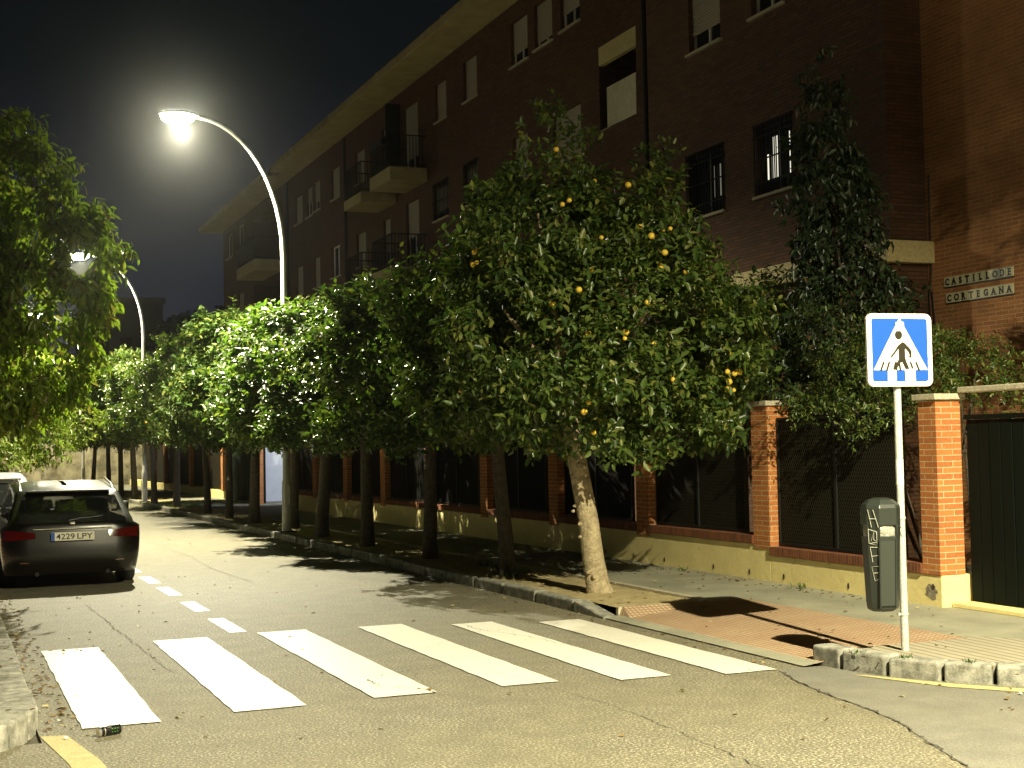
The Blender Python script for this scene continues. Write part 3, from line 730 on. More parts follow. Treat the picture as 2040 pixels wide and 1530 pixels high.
# balconies
def balcony(y0, y1, zf, out=1.2, t=.34, plants=False):
    s_ = bpart(MB().box(MX - out, MX - .003, y0, y1, zf - t, zf), 'balcony', m_eave, bevel=.01)
    r_ = MB(); xo = MX - out + .04
    n = int((y1 - y0) / .11)
    for i in range(n + 1):
        y = y0 + .04 + (y1 - y0 - .08) * i / n; r_.box(xo - .008, xo + .008, y - .008, y + .008, zf, zf + .98)
    for i in range(11):
        x = xo + (out - .06) * i / 11
        for y in (y0 + .04, y1 - .04): r_.box(x - .008, x + .008, y - .008, y + .008, zf, zf + .98)
    for z in (zf + .06, zf + .98):
        r_.box(xo - .02, xo + .02, y0 + .02, y1 - .02, z, z + .035)
        for y in (y0 + .04, y1 - .04): r_.box(xo, MX - .01, y - .018, y + .018, z + .001, z + .034)
    r_.build('railing', m_grille, s_)
    if plants:
        MB().box(xo - .2, xo - .03, y0 + .3, y1 - .4, zf + .72, zf + .92).build('planter', m_dark, s_)
balcony(40.75, 42.9, 10.36, 1.2, .42, True); balcony(43.95, 46.0, 10.14, 1.2, .33)
balcony(40.75, 42.9, 7.30, 1.2, .34); balcony(43.95, 46.0, 7.15, 1.2, .3); balcony(60.6, 64.5, 10.1, 1.2, .5)
# screen between the two top balconies
bpart(MB().box(MX - .5, MX, 43.36, 43.42, 10.5, 12.95), 'dividing_screen', m_dark)

# ---------------- street name plaques on the garden facade
def text_mesh(s, size, extrude=.002, offset=.0):
    cu = bpy.data.curves.new('lettering', 'FONT'); cu.body = s; cu.size = size; cu.extrude = extrude; cu.offset = offset; cu.align_x = 'CENTER'; cu.align_y = 'CENTER'
    o = bpy.data.objects.new('lettering', cu); COL.objects.link(o)
    bpy.context.view_layer.update()
    me = bpy.data.meshes.new_from_object(o.evaluated_get(bpy.context.evaluated_depsgraph_get()))
    bpy.data.objects.remove(o); bpy.data.curves.remove(cu); return me
m_ink = mat('black_glaze', (.012, .012, .010), .3)
def nd_tile(t, b):
    n = noise(t, 8, 5); L(t, mix(t, n.outputs[0], (.62, .58, .36), (.80, .77, .52)), b.inputs['Base Color'])
m_tile = mat('glazed_tile', (.75, .72, .48), .25, nodes=nd_tile)
SERIF = {'T': [(0, -.36), (-.22, .30), (.22, .30)], 'I': [(0, -.36), (0, .36)], 'L': [(-.17, -.36), (-.17, .36)], 'A': [(-.27, -.36), (.27, -.36)], 'E': [(-.17, -.36), (-.17, .36)], 'R': [(-.2, -.36), (.24, -.36), (-.2, .36)], 'N': [(-.23, -.36), (-.23, .36), (.23, .36)], 'D': [(-.22, -.36), (-.22, .36)]}
def plaque(word, yl, yr, zl, zr, ht, label, boxed=()):
    """row of tiles on X=GX; text runs from far end (yl) to near end (yr)"""
    n = len(word); ym = (yl + yr) / 2; zm = (zl + zr) / 2
    root = empty('street_name_plaque', (GX - .012, ym, zm), label=label, cat='street name plaque', group='street name tile plaques')
    wt = (yl - yr) / n
    tl = MB(); bk = MB()
    for i in range(n):
        y1 = yl - ym - i * wt; y0 = y1 - wt
        tl.box(-.006, .010, y0 + .0015, y1 - .0015, -ht / 2, ht / 2)
    tl.build('tiles', m_tile, root)
    MB().box(-.004, .011, yr - ym - .006, yl - ym + .006, -ht / 2 - .014, -ht / 2 - .001).build('frame', m_ink, root)
    lt = MB()
    for i, ch in enumerate(word):
        me = text_mesh(ch, ht * .98, .0015, .0062)
        # text XY -> plane (-Y, Z)
        xs = [v.co.x for v in me.vertices]; zs = [v.co.y for v in me.vertices]
        cx = (min(xs) + max(xs)) / 2; cz = (min(zs) + max(zs)) / 2
        ky = ht * .74 / max(1e-6, (max(zs) - min(zs)))
        yc = yl - ym - (i + .5) * wt
        kx = min(1.0, wt * .80 / max(1e-6, max(xs) - min(xs))) * .92
        lt.add([(-.0085 - v.co.z, yc - (v.co.x - cx) * kx, (v.co.y - cz) * ky) for v in me.vertices], [tuple(p.vertices) for p in me.polygons])
        for sx_, sz_ in SERIF.get(ch, []):
            X_ = yc - sx_ * wt * .95; Z_ = sz_ * ht * .98
            lt.box(-.0112, -.0062, X_ - wt * .17, X_ + wt * .17, Z_ - .004, Z_ + .004)
        bpy.data.meshes.remove(me)
    for i in boxed:
        y1 = yl - ym - i * wt; y0 = y1 - wt
        for a, b, c, d in ((y0, y1, -ht / 2, -ht / 2 + .005), (y0, y1, ht / 2 - .005, ht / 2), (y1 - .005, y1, -ht / 2, ht / 2)): lt.box(-.0075, -.005, a, b, c, d)
    lt.build('lettering', m_ink, root)
    return root
plaque('CASTILLODE', 16.24, 14.84, 3.975, 4.01, .134, 'upper cream tile street plaque reading CASTILLODE on the brick wall', (8, 9))
plaque('CORTEGANA', 16.21, 14.85, 3.73, 3.79, .134, 'lower cream tile street plaque reading CORTEGANA on the brick wall')

# ================================================================== FAR BACKGROUND
fb = empty('distant_building', (12, 112, 0), label='dark distant block silhouetted against the night sky beyond the far lamp', cat='building')
m_far = mottled('dull_render', (.05, .045, .035), (.07, .06, .045), 1)
o = MB().box(-1.2, 4.4, 0, 12, 0, 13.4).build('wall', m_far, fb)
o = MB().box(-1.4, 4.6, -.2, 12.2, 13.4, 13.8).build('roof', m_far, fb)
for i in range(3):
    for k in range(3):
        MB().box(-.6 + i * 1.7, .3 + i * 1.7, -.05, .02, 3 + 3.2 * k, 4.3 + 3.2 * k).build('window', m_glassw, fb)
def nd_gw(t, b):
    n = noise(t, 1.2, 7, rough=.7); n2 = noise(t, 2.0, 3)
    c = mix(t, ramp(t, n.outputs[0], [(.4, (0, 0, 0)), (.6, (1, 1, 1))]).outputs[0], (.16, .14, .09), (.42, .38, .26))
    c = mix(t, ramp(t, n2.outputs[0], [(.58, (0, 0, 0)), (.6, (.8, .8, .8)), (.64, (0, 0, 0))]).outputs[0], c, (.05, .04, .03)); L(t, c, b.inputs['Base Color'])
m_gw = mat('graffiti_wall', (.4, .36, .25), .85, nodes=nd_gw)
tag(MB().box(-8, 10.5, 75, 75.4, -.1, 2.3).build('far_wall', m_gw), label='pale scrawled wall closing the street behind the parked cars', cat='wall')

# ================================================================== TREES
def crown(name, blobs, ntwig, lpt, ll, material, parent, seed, droop=.0, wr=.48, inner=.3, avoid=None, cut=None):
    rg = np.random.default_rng(seed)
    C = np.array([b[:3] for b in blobs], float); RR = np.array([(b[3], b[3], b[4] if len(b) > 4 else b[3]) for b in blobs], float)
    wts = RR[:, 0] ** 2; wts /= wts.sum()
    out = []; cl = []; ncl = max(8, ntwig // 17)
    ph = rg.uniform(0, 6.28, (len(blobs), 6))
    while len(out) < ntwig:
        k = rg.choice(len(blobs), p=wts); d = rg.normal(size=3); d /= np.linalg.norm(d)
        bmp = 1 + .10 * math.sin(5 * d[0] + ph[k, 0]) * math.sin(5 * d[1] + ph[k, 1]) + .09 * math.sin(9 * d[2] + ph[k, 2]) * math.sin(8 * d[0] + ph[k, 3])
        rad = rg.uniform(.86, 1.04) if rg.random() > inner else rg.uniform(.45, .86)
        p = C[k] + RR[k] * d * bmp * rad
        if len(cl) < ncl: cl.append((p, d)); continue
        if rg.random() < .72:            # twigs gather into leafy sprays with gaps between
            p, d = cl[rg.integers(len(cl))]; p = p + rg.normal(0, .07 + ll * .3, 3); d = d + rg.normal(0, .2, 3)
        q_ = np.linalg.norm((p - C) / RR, axis=1); q_[k] = 9
        if (q_ < .72).any() and rg.random() < .85: continue
        if cut is not None and cut(p, rg): continue
        out.append((p, d))
    P0 = np.array([o[0] for o in out]); O = np.array([o[1] for o in out]); n = len(P0)
    O = O + np.array([0, 0, .25 - droop]) + rg.normal(0, .45, (n, 3)); O /= np.linalg.norm(O, axis=1, keepdims=True)
    # leaves along each twig
    i = np.tile(np.arange(lpt), n); T = np.repeat(np.arange(n), lpt)
    ax = O[T]; ref = rg.normal(size=(n, 3))[T]; a = np.cross(ax, ref); a /= np.linalg.norm(a, axis=1, keepdims=True); b = np.cross(ax, a)
    ang = i * 2.4 + rg.uniform(0, .6, len(i))
    side = a * np.cos(ang)[:, None] + b * np.sin(ang)[:, None]
    P = P0[T] + ax * (i * ll * .32)[:, None] * .9 - ax * ll * lpt * .12
    D = ax * .45 + side * .9 + np.array([0, 0, -droop]) + rg.normal(0, .2, ax.shape)
    ln = ll * rg.uniform(.45, 1.22, len(i)); U = np.tile([0, 0, 1.], (len(i), 1)) * .8 + ax * .5 + rg.normal(0, .35, ax.shape)
    if avoid is not None:
        k = avoid(P); P, D, U, ln = P[k], D[k], U[k], ln[k]
    return leafmesh(name, P, D, U, ln, ln * wr, material, parent)

def trunk(parent, pts, rad, forks, m, n=12):
    mb = MB().tube(pts, rad, n)
    top = Vector(pts[-1]); rt = rad[-1]
    for fx, fy, fz in forks:
        mid = (top + Vector((fx, fy, fz))) / 2 + Vector((0, 0, .12))
        mb.tube([top - Vector((0, 0, .12)), mid, (fx, fy, fz)], [rt * .75, rt * .45, rt * .16], 7)
    return mb.build('trunk', m, parent)

# the big near orange tree
T1 = empty('orange_tree', (6.91, 14.43, .11), label='largest nearest orange tree with leaning pale trunk and many oranges', cat='orange tree', group='orange trees along the pavement')
rnd = random.Random(5)
b1 = [(-.50, .1, 4.65, .46, .62), (-.62, .1, 4.05, .84, .8), (.40, -.1, 4.05, .90, .8), (-.55, .2, 3.2, 1.08, 1.0), (.55, -.2, 3.05, 1.30, 1.05), (1.30, -.25, 2.65, .75, .6), (-.25, -.5, 2.45, 1.05, .75), (-.75, .5, 2.5, .78, .7), (.6, -.6, 2.2, .75, .55), (0.0, .6, 3.6, 1.2, 1.2)]
b1 = [(x, y, z - .11, r, rz) for x, y, z, r, rz in b1]
def t1pts():
    return [(.02, 0, -.02), (0, 0, .08), (-.05, 0, .35), (-.10, 0, .8), (-.20, 0, 1.35), (-.29, 0, 1.85), (-.33, .02, 2.2)]
tk = MB().tube(t1pts(), [.17, .135, .125, .115, .11, .10, .09], 16)
for fx, fy, fz in [(-1.0, .2, 3.2), (.6, -.2, 3.1), (-.3, .5, 3.6), (-.1, -.6, 2.9), (-.6, .1, 4.3)]:
    tk.tube([(-.32, 0, 2.05), ((fx - .33) / 2, fy / 2, (fz + 2.1) / 2 + .1), (fx, fy, fz)], [.07, .045, .015], 7)
for i in range(16):   # pruning knobs
    z = rnd.uniform(.15, 1.5); a = rnd.uniform(3.2, 6.0); x = -.05 - .14 * z; rr_ = .115
    cx_, cy_ = x + rr_ * math.cos(a), rr_ * math.sin(a); s_ = rnd.uniform(.016, .03)
    tk.tube([(cx_ - .01 * math.cos(a), cy_ - .01 * math.sin(a), z), (cx_ + s_ * math.cos(a), cy_ + s_ * math.sin(a), z)], [s_ * 1.1, s_ * .7], 8)
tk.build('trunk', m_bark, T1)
crown('crown', b1, 4600, 7, .115, m_leaf, T1, 11, droop=.15, inner=.28)
crown('top_shoots', [(-.45, 0, 5.15, .2, .38), (-.95, .1, 4.55, .2, .3), (.75, -.1, 4.8, .2, .32), (-.15, 0, 5.05, .18, .35)], 130, 7, .09, m_leaf, T1, 12, droop=0)
# oranges
bpy.ops.mesh.primitive_uv_sphere_add(segments=14, ring_count=9, radius=.036)
orb = bpy.context.object; orb_me = orb.data; orb_me.materials.append(m_orange); bpy.data.objects.remove(orb)
for p in orb_me.polygons: p.use_smooth = True
def oranges(parent, pts):
    for p in pts:
        o = bpy.data.objects.new('orange', orb_me); COL.objects.link(o); o.parent = parent; o.location = p
        s_ = rnd.uniform(.68, 1.08); o.scale = (s_, s_, s_ * .95)
def surf(blobs, k, az, el, rr=1.0):
    c = blobs[k]; d = (math.cos(el) * math.cos(az), math.cos(el) * math.sin(az), math.sin(el))
    return (c[0] + c[3] * d[0] * rr, c[1] + c[3] * d[1] * rr, c[2] + (c[4]) * d[2] * rr)
# positions measured in the crown, seen on its street side (dx across, height); depth found on the blob surface
def front(blobs, dx, z):
    """point on the side of the crown that faces the crossing, for a horizontal offset dx (along the view-normal) and height z"""
    d = np.array([.38, .92]); s_ = np.array([.92, -.38]); best = None
    for c in blobs:
        o = dx - (c[0] * s_[0] + c[1] * s_[1]); zz = (z - c[2]) / c[4]; r2 = 1 - zz * zz - (o / c[3]) ** 2
        if r2 > 0:
            t = (c[0] * d[0] + c[1] * d[1]) - c[3] * math.sqrt(r2)
            if best is None or t < best: best = t
    if best is None: return None
    t = best + rnd.uniform(-.03, .10)
    return (dx * s_[0] + t * d[0], dx * s_[1] + t * d[1], z)
OR = [(1218, 316), (1222, 327), (1229, 340), (1225, 349), (1217, 348), (1224, 357), (1232, 357), (1203, 381), (1265, 397), (1130, 323), (1058, 310), (966, 316), (960, 327),
      (1150, 433), (1137, 440), (1174, 510), (1170, 514), (1209, 503), (1281, 485), (1301, 504), (1326, 488), (1338, 489), (1327, 533), (1316, 563), (1359, 576), (1189, 562), (1008, 505), (1014, 506),
      (970, 522), (966, 543), (974, 541), (937, 520), (1245, 686), (1240, 700), (1285, 633), (1294, 708), (1447, 725), (1467, 757), (1446, 775), (1456, 760), (1443, 789), (1459, 790), (1440, 757), (1172, 813), (1164, 829), (1181, 866), (1330, 773), (1113, 630), (1163, 604), (1175, 690), (1484, 724)]
# convert picture measurements (taken at the tree's distance, 5.85 mm per pixel) to offsets in the crown
pts = []
for px, py in OR:
    dxx = (px - 1195) * .00585; z = 1.8 - .11 + (884 - py) * .00585
    p = front(b1, dxx, z)
    if p: pts.append(p)
oranges(T1, pts)

# three moulds for the other street trees
def mould(seed, blobs, pts, rad, ntw, label, ll=.13):
    t = empty('orange_tree', (0, 0, .11), label=label, cat='orange tree', group='orange trees along the pavement')
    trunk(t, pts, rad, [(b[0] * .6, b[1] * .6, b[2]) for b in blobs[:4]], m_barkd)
    crown('crown', blobs, ntw, 7, ll, m_leaf, t, seed, droop=.1, inner=.25)
    return t
bA = [(0, 0, 3.4, 1.35, 1.1), (.45, .3, 4.1, .8, .65), (-.6, .2, 3.8, .95, .75), (-.6, -.5, 2.75, .95, .7), (.65, -.4, 2.7, .95, .7), (0, .8, 2.7, .95, .75), (-.1, 0, 4.4, .5, .45)]
bB = [(0, 0, 3.3, 1.4, 1.05), (-.4, .4, 4.0, .85, .6), (.6, -.2, 3.8, .85, .65), (.7, .5, 2.75, .9, .65), (-.75, 0, 2.75, 1.0, .7), (0, -.8, 2.65, .9, .7)]
bC = [(0, 0, 3.2, 1.25, 1.1), (.3, -.3, 4.0, .75, .7), (-.5, -.1, 3.5, .95, .8), (.6, .4, 2.8, .9, .75), (-.3, .6, 2.6, .9, .65), (.1, -.7, 2.6, .85, .6), (.1, 0, 4.5, .4, .4)]
tr = lambda lean: ([(0, 0, -.02), (lean * .1, 0, .4), (lean * .6, 0, 1.2), (lean, 0, 2.0)], [.12, .10, .09, .08])
MA = mould(31, bA, *tr(-.12), 3100, 'second orange tree from the right, its shaded trunk just behind the pale one')
MBt = mould(32, bB, *tr(.05), 3100, 'third orange tree from the right in the row')
MC = mould(33, bC, *tr(-.05), 3100, 'fourth orange tree from the right in the row')
oranges(MA, [front(bA, dx, z) for dx, z in [(-.9, 3.3), (-.5, 2.6), (-.7, 3.9)] if front(bA, dx, z)])
index_kids()
ROW = [(MA, 6.81, 16.9, 0, (1.0, 1.0, .90), None), (MBt, 6.85, 20.1, .4, (1.08, 1.08, .88), None), (MC, 6.8, 23.25, 1.1, (1.12, 1.12, .87), None),
       (MA, 6.8, 26.35, 2.3, (1.25, 1.25, .93), 'orange tree just in front of the near lamp pole, hiding its middle'), (MBt, 7.05, 29.7, 5.5, (1.1, 1.1, .93), 'orange tree standing right beside the near lamp pole'), (MC, 6.75, 32.3, 3.6, (1.25, 1.25, 1.0), 'brightly lit orange tree behind the near lamp pole with patchy lit trunk'),
       (MBt, 6.7, 35.0, 4.4, .95, 'brightly lit orange tree in front of the distant green gate'), (MA, 6.7, 38.0, 5.2, .95, 'yellow-green lit orange tree at the driveway gap'),
       (MC, 6.7, 43.3, 1.9, 1.05, 'orange tree whose trunk stands in the grassy kerbside patch'), (MBt, 6.5, 46.6, 3.0, 1.0, 'orange tree standing just in front of the distant lamp pole'),
       (MA, 6.5, 51.5, .9, 1.1, 'orange tree just beyond the distant lamp pole'), (MC, 6.5, 55.5, 4.9, 1.05, 'second orange tree beyond the distant lamp pole'), (MBt, 6.5, 59.6, 2.1, 1.0, 'third orange tree beyond the distant lamp pole'), (MA, 6.3, 64.0, 2.6, 1.0, 'farthest orange tree at the end of the row')]
used = set()
for src, x, y, rz, sc, lb in ROW:
    if src.name in used: t = copy_tree(src)
    else: t = src; used.add(src.name)
    t.location = (x, y, .11); t.rotation_euler = (0, 0, rz if t is not MA else 0); t.scale = sc if isinstance(sc, tuple) else (sc, sc, sc)
    if lb: t['label'] = lb

# tall drooping tree over the parked cars
LT = empty('street_tree', (-.35, 20.6, .14), label='tall leafy tree overhanging the parked cars at the left edge', cat='tree')
bl = [(1.2, -.4, 6.05, .5, .42), (1.1, -.4, 5.4, 1.0, .6), (1.6, -.4, 4.9, .85, .55), (2.1, -.3, 4.42, .68, .45), (1.6, -.3, 3.8, .95, .65), (1.5, -.4, 3.1, .9, .6), (1.1, -.5, 2.55, .8, .45), (0, -.4, 5.0, 1.3, .9), (.1, -.6, 3.8, 1.3, 1.0), (0, -.6, 2.8, 1.1, .6), (-1.2, 0, 4, 1.4, 1.5), (-1.2, 0, 3.1, 1.2, .9)]
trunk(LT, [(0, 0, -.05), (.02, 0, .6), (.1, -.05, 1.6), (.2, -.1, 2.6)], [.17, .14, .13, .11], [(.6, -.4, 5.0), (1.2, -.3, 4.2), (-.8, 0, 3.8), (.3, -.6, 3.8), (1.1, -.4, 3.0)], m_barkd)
lt0 = np.array([-.35, 20.6, .14]); ca_ = np.array([0, 0, 1.8]); lh = np.array([4.42, 48.3, 8.2]); ldir = (lh - ca_) / np.linalg.norm(lh - ca_)
def gap(P):
    w = P + lt0 - ca_; perp = w - np.outer(w @ ldir, ldir); return np.linalg.norm(perp, axis=1) > .2
crown('crown', bl, 5200, 6, .17, m_leafL, LT, 41, droop=.75, wr=.36, inner=.3, avoid=gap)

LT2 = empty('street_tree', (.2, 33, .14), label='lower bushy tree behind the parked cars on the left', cat='tree')
trunk(LT2, [(0, 0, -.05), (.1, 0, .9), (.2, 0, 1.6)], [.13, .11, .09], [(.9, 0, 2.6), (-.5, 0, 3), (.3, 0, 3.4)], m_barkd)
crown('crown', [(.3, 0, 3.0, 1.5, 1.1), (1.5, 0, 2.3, 1.0, .7), (2.1, .3, 1.9, .7, .5), (-.8, 0, 2.6, 1.4, 1.1), (.8, 0, 3.8, 1.0, .8), (1.2, -.2, 1.7, .8, .45)], 2600, 6, .13, m_leafL, LT2, 42, droop=.5, wr=.36)
LT3 = empty('street_tree', (1.0, 50, .0), label='dim tree at the far left end of the street behind the cars', cat='tree')
trunk(LT3, [(0, 0, -.05), (0, 0, 1.6)], [.15, .11], [(.9, 0, 2.6), (-.5, 0, 3), (.3, 0, 3.4)], m_barkd)
crown('crown', [(0, 0, 3.4, 2.0, 1.5), (1.8, 0, 3.2, 1.5, 1.2), (3.2, 0, 2.9, 1.1, .9), (2.8, 0, 4.2, 1.0, .9), (1.0, 0, 4.8, 1.4, 1.0)], 2400, 6, .17, m_leafL, LT3, 43, droop=.4, wr=.4)
# dark trees far behind the row
index_kids()
m_leafF = leafmat('far_leaf', (.006, .012, .006), (.014, .024, .010), .6, .1)
for i, (x, y, s_, lb) in enumerate([(14.2, 88, 1, 'dark tree silhouette against the sky right of the far lamp arm'), (18.3, 92, 1.12, 'taller dark tree silhouette against the sky near the building end')]):
    t = empty('dark_tree', (x, y, 0), label=lb, cat='tree', group='dark trees far beyond the row')
    trunk(t, [(0, 0, -.1), (0, 0, 5)], [.3, .2], [(1, 0, 8), (-1, 0, 8), (0, 0, 9)], m_barkd)
    crown('crown', [(0, 0, 7.5 * s_, 2.6, 2.2), (-1.6, 0, 6.5 * s_, 2.0, 1.8), (1.8, 0, 6.8 * s_, 2.0, 1.8), (.5, 0, 9.3 * s_, 1.1, 1.0), (-1.0, 0, 8.8 * s_, 1.0, .9)], 1500, 6, .4, m_leafF, t, 60 + i, wr=.5)

# slender dark tree behind the wall
VT = empty('slender_tree', (10.6, 14.9, .1), label='tall slender dark tree rising behind the garden wall beside the pedestrian sign', cat='tree')
trunk(VT, [(0, 0, -.1), (.03, 0, 2), (0, 0, 4), (.02, .1, 6)], [.09, .07, .05, .02], [], m_barkd)
crown('crown', [(.05, .15, 6.3, .22, .5), (0, .15, 5.6, .36, .6), (0, .05, 4.9, .5, .6), (.05, 0, 4.2, .6, .7), (.15, -.3, 4.5, .36, .5), (.1, -.2, 3.4, .62, .65), (-.1, .2, 2.8, .65, .65), (.3, -.55, 3.15, .45, .4), (0, 0, 2.2, .7, .5)], 1750, 6, .125, m_leafT, VT, 51, droop=.7, wr=.42, inner=.25)
# tree off to the right beyond the gate, its branches shade the garden facade
RT = empty('garden_tree', (11.0, 9.6, .1), label='garden tree beyond the right edge shading the brick wall with the street plaques', cat='tree')
trunk(RT, [(0, 0, -.1), (.1, 0, 2), (.1, .1, 4)], [.12, .1, .08], [(.3, .3, 6), (-.2, -.3, 5.8)], m_barkd)
crown('crown', [(.0, .25, 6.2, .5, .16), (.1, -.35, 5.7, .32, .12), (0, .3, 4.55, .5, .12), (-.2, .2, 7.3, .9, .5), (.5, -1.0, 5.8, .7, .5)], 560, 6, .20, m_leafT, RT, 52, droop=.4, wr=.3)

# shrubs behind and over the wall
def shrub(x, y, blobs, n, ll, seed, label, m=m_leafD, wr=.42, droop=.1):
    t = empty('garden_shrub', (x, y, .1), label=label, cat='shrub', group='shrubs behind the garden wall')
    st = MB()
    for b in blobs[:5]: st.tube([(0, 0, -.1), (b[0] * .5, b[1] * .5, b[2] * .5), (b[0], b[1], b[2])], [.03, .02, .008], 6)
    st.build('stems', m_barkd, t)
    crown('foliage', blobs, n, 6, ll, m, t, seed, wr=wr, droop=droop)
    return t
shrub(10.0, 12.4, [(-.2, .0, 2.45, .62, .45), (-.35, .6, 2.35, .55, .42), (-.75, .35, 2.02, .42, .28), (-.75, -.05, 1.98, .38, .26), (.2, -.5, 2.4, .45, .35), (-.2, -.8, 2.25, .35, .22), (-.8, .9, 2.1, .3, .22)], 1150, .055, 71, 'light green small-leaved shrub spilling over the mesh panel behind the sign pole', m_leaf)
shrub(10.3, 13.9, [(0, 0, 2.8, .75, .6), (-.5, .3, 2.35, .6, .4), (0, .8, 3.0, .7, .6), (.2, -.5, 2.45, .5, .4)], 1100, .075, 72, 'reddish dark shrub behind the wall between the two nearest pillars')
shrub(10.4, 16.0, [(0, 0, 3.0, .8, .7), (-.5, -.6, 2.5, .7, .5), (.2, .9, 3.1, .8, .7), (-.5, .5, 2.5, .6, .45)], 1200, .085, 73, 'dense dark shrub behind the second brick pillar')
shrub(11.3, 13.3, [(0, 0, 2.3, .5, .45), (.1, .35, 2.75, .22, .4), (.5, -.9, 2.0, .4, .35)], 230, .07, 74, 'sparse twiggy shrub against the brick wall right of the sign', m_leaf)
shrub(11.2, 19.0, [(0, 0, 3.0, 1.2, 1.0), (0, 2.2, 3.0, 1.2, 1.0), (.2, -1.4, 3.2, .8, .9)], 1500, .10, 75, 'tall dark hedge bush behind the mesh panels beyond the second pillar')
shrub(10.0, 10.2, [(0, 0, 2.45, .35, .2), (0, .6, 2.2, .42, .25), (0, -.6, 2.2, .3, .2)], 260, .06, 76, 'low shrub tips showing over the green gate', m_leaf)
# bare cane twigs against the cornice
cn = MB(); rnd = random.Random(9)
for i in range(90):
    x, y = 11.6 + rnd.uniform(-.3, .3), 19.6 + rnd.uniform(-2.0, 1.6); h_ = rnd.uniform(3.4, 4.5)
    cn.tube([(x, y, 2.2), (x + rnd.uniform(-.2, .2), y + rnd.uniform(-.2, .2), (2.2 + h_) / 2), (x + rnd.uniform(-.5, .5), y + rnd.uniform(-.5, .5), h_)], [.007, .005, .003], 3, caps=False)
cn = tag(cn.build('bare_canes', m_barkd), label='thicket of thin bare canes in front of the cream cornice', cat='shrub')

# ================================================================== PEDESTRIAN CROSSING SIGN
m_blue = mat('sign_blue', (.012, .085, .42), .35, spec=.5)
m_swhite = mat('sign_white', (.82, .80, .72), .35)
m_sblack = mat('sign_black', (.02, .018, .01), .4)
sg = empty('pedestrian_crossing_sign', (7.02, 9.12, H), rz=R_(-5), label='blue and white square pedestrian crossing sign on a grey pole at the corner', cat='road sign')
MB().tube([(0, 0, -.02), (0, 0, 2.58)], .03, 20).build('pole', m_galv, sg)
cl = MB()
for z in (.28, 1.03): cl.tube([(0, 0, z), (0, 0, z + .02)], .036, 16); cl.box(-.055, -.03, -.008, .008, z, z + .02)
cl.build('clamp', m_galv, sg)
MB().tube([(0, 0, 1.30), (0, 0, 1.50)], .0312, 16).build('wrapped_sticker', mat('pale_sticker', (.75, .75, .7), .6), sg)
def rrect(w, h, r, n=8):
    out = []
    for cx, cy, a0 in ((w / 2 - r, h / 2 - r, 0), (-w / 2 + r, h / 2 - r, 90), (-w / 2 + r, -h / 2 + r, 180), (w / 2 - r, -h / 2 + r, 270)):
        for k in range(n + 1):
            a = R_(a0 + 90 * k / n); out.append((cx + r * math.cos(a), cy + r * math.sin(a)))
    return out
ZC = 2.46 - H + .02
def flat(pts, y0, y1, name, m, parent, bevel=0):
    """outline in (x,z) extruded from y0 (front) to y1"""
    n = len(pts); mb = MB()
    mb.add([(p[0], y0, p[1] + ZC) for p in pts] + [(p[0], y1, p[1] + ZC) for p in pts], [tuple(range(n)), tuple(reversed(range(n, 2 * n)))] + [(i, n + i, n + (i + 1) % n, (i + 1) % n) for i in range(n)])
    return mb.build(name, m, parent, bevel=bevel)
flat(rrect(.585, .575, .055), -.060, -.032, 'plate', m_swhite, sg, bevel=.003)
flat(rrect(.50, .495, .022), -.0625, -.058, 'blue_panel', m_blue, sg)
tri = [(-.243, -.158), (.243, -.158), (.006, .244), (-.006, .244)]
flat(tri[:2] + tri[2:], -.0645, -.0630, 'white_triangle', m_swhite, sg)
# base strip of the white triangle and the pedestrian
ped = MB()
def pflat(pts, yy=-.0665):
    a = sum(p[0] * q_[1] - q_[0] * p[1] for p, q_ in zip(pts, pts[1:] + pts[:1]))
    if a < 0: pts = pts[::-1]
    ped.add([(p[0], yy, p[1] + ZC) for p in pts], [tuple(range(len(pts)))])
# picture of the sign: 5.0 mm per unit taken from a 110x120 grid centred on the plate
def U_(x, z): return (x * .0042, z * .0042)
head = [(-3 + 8 * math.cos(a), 28 + 8.4 * math.sin(a)) for a in [k / 20 * 6.2832 for k in range(20)]]
pflat([U_(*p) for p in head])
body = [(6, 15), (10, 12), (16, 6), (22, -1), (24, -6), (24, -14), (22, -19), (18, -19), (19, -13), (18, -8), (13, -2), (10, 1), (10, -18), (12, -26), (18, -42), (24, -52), (32, -62), (28, -66), (20, -60), (12, -48), (3, -28), (-1, -30), (-7, -40), (-9, -54), (-12, -58), (-20, -62), (-22, -58), (-16, -52), (-14, -40), (-8, -28), (-4, -22), (-4, 0), (-10, -8), (-18, -18), (-22, -20), (-20, -14), (-12, -4), (-6, 6), (2, 13)]
body = [(x, z * .88 + 2) for x, z in body]
# triangulated as one n-gon
pflat([U_(*p) for p in body])
pedo = ped.build('pedestrian_symbol', m_sblack, sg)
bars = MB()
for x0, lean in ((-41, -5), (-29, -4), (-15, -3), (-4, 1), (10, 2), (21, 4), (33, 5)):
    w_ = 4.5; za, zb = -26, -48
    P4 = [U_(x0 + lean, zb), U_(x0 + lean + w_, zb), U_(x0 + w_ + 4 * (lean < 0) - 2, za), U_(x0 + 4 * (lean < 0) - 2, za)]
    if sum(p[0] * q_[1] - q_[0] * p[1] for p, q_ in zip(P4, P4[1:] + P4[:1])) < 0: P4 = P4[::-1]
    bars.add([(p[0] * .98, -.0655, p[1] * .75 + ZC - .012) for p in P4], [(0, 1, 2, 3)])
bars.build('zebra_symbol', m_sblack, sg)
m_stk = mat('white_sticker', (.88, .88, .85), .4); m_stkb = mat('sticker_print', (.25, .5, .7), .5); m_stkk = mat('sticker_dark_print', (.05, .08, .1), .5)
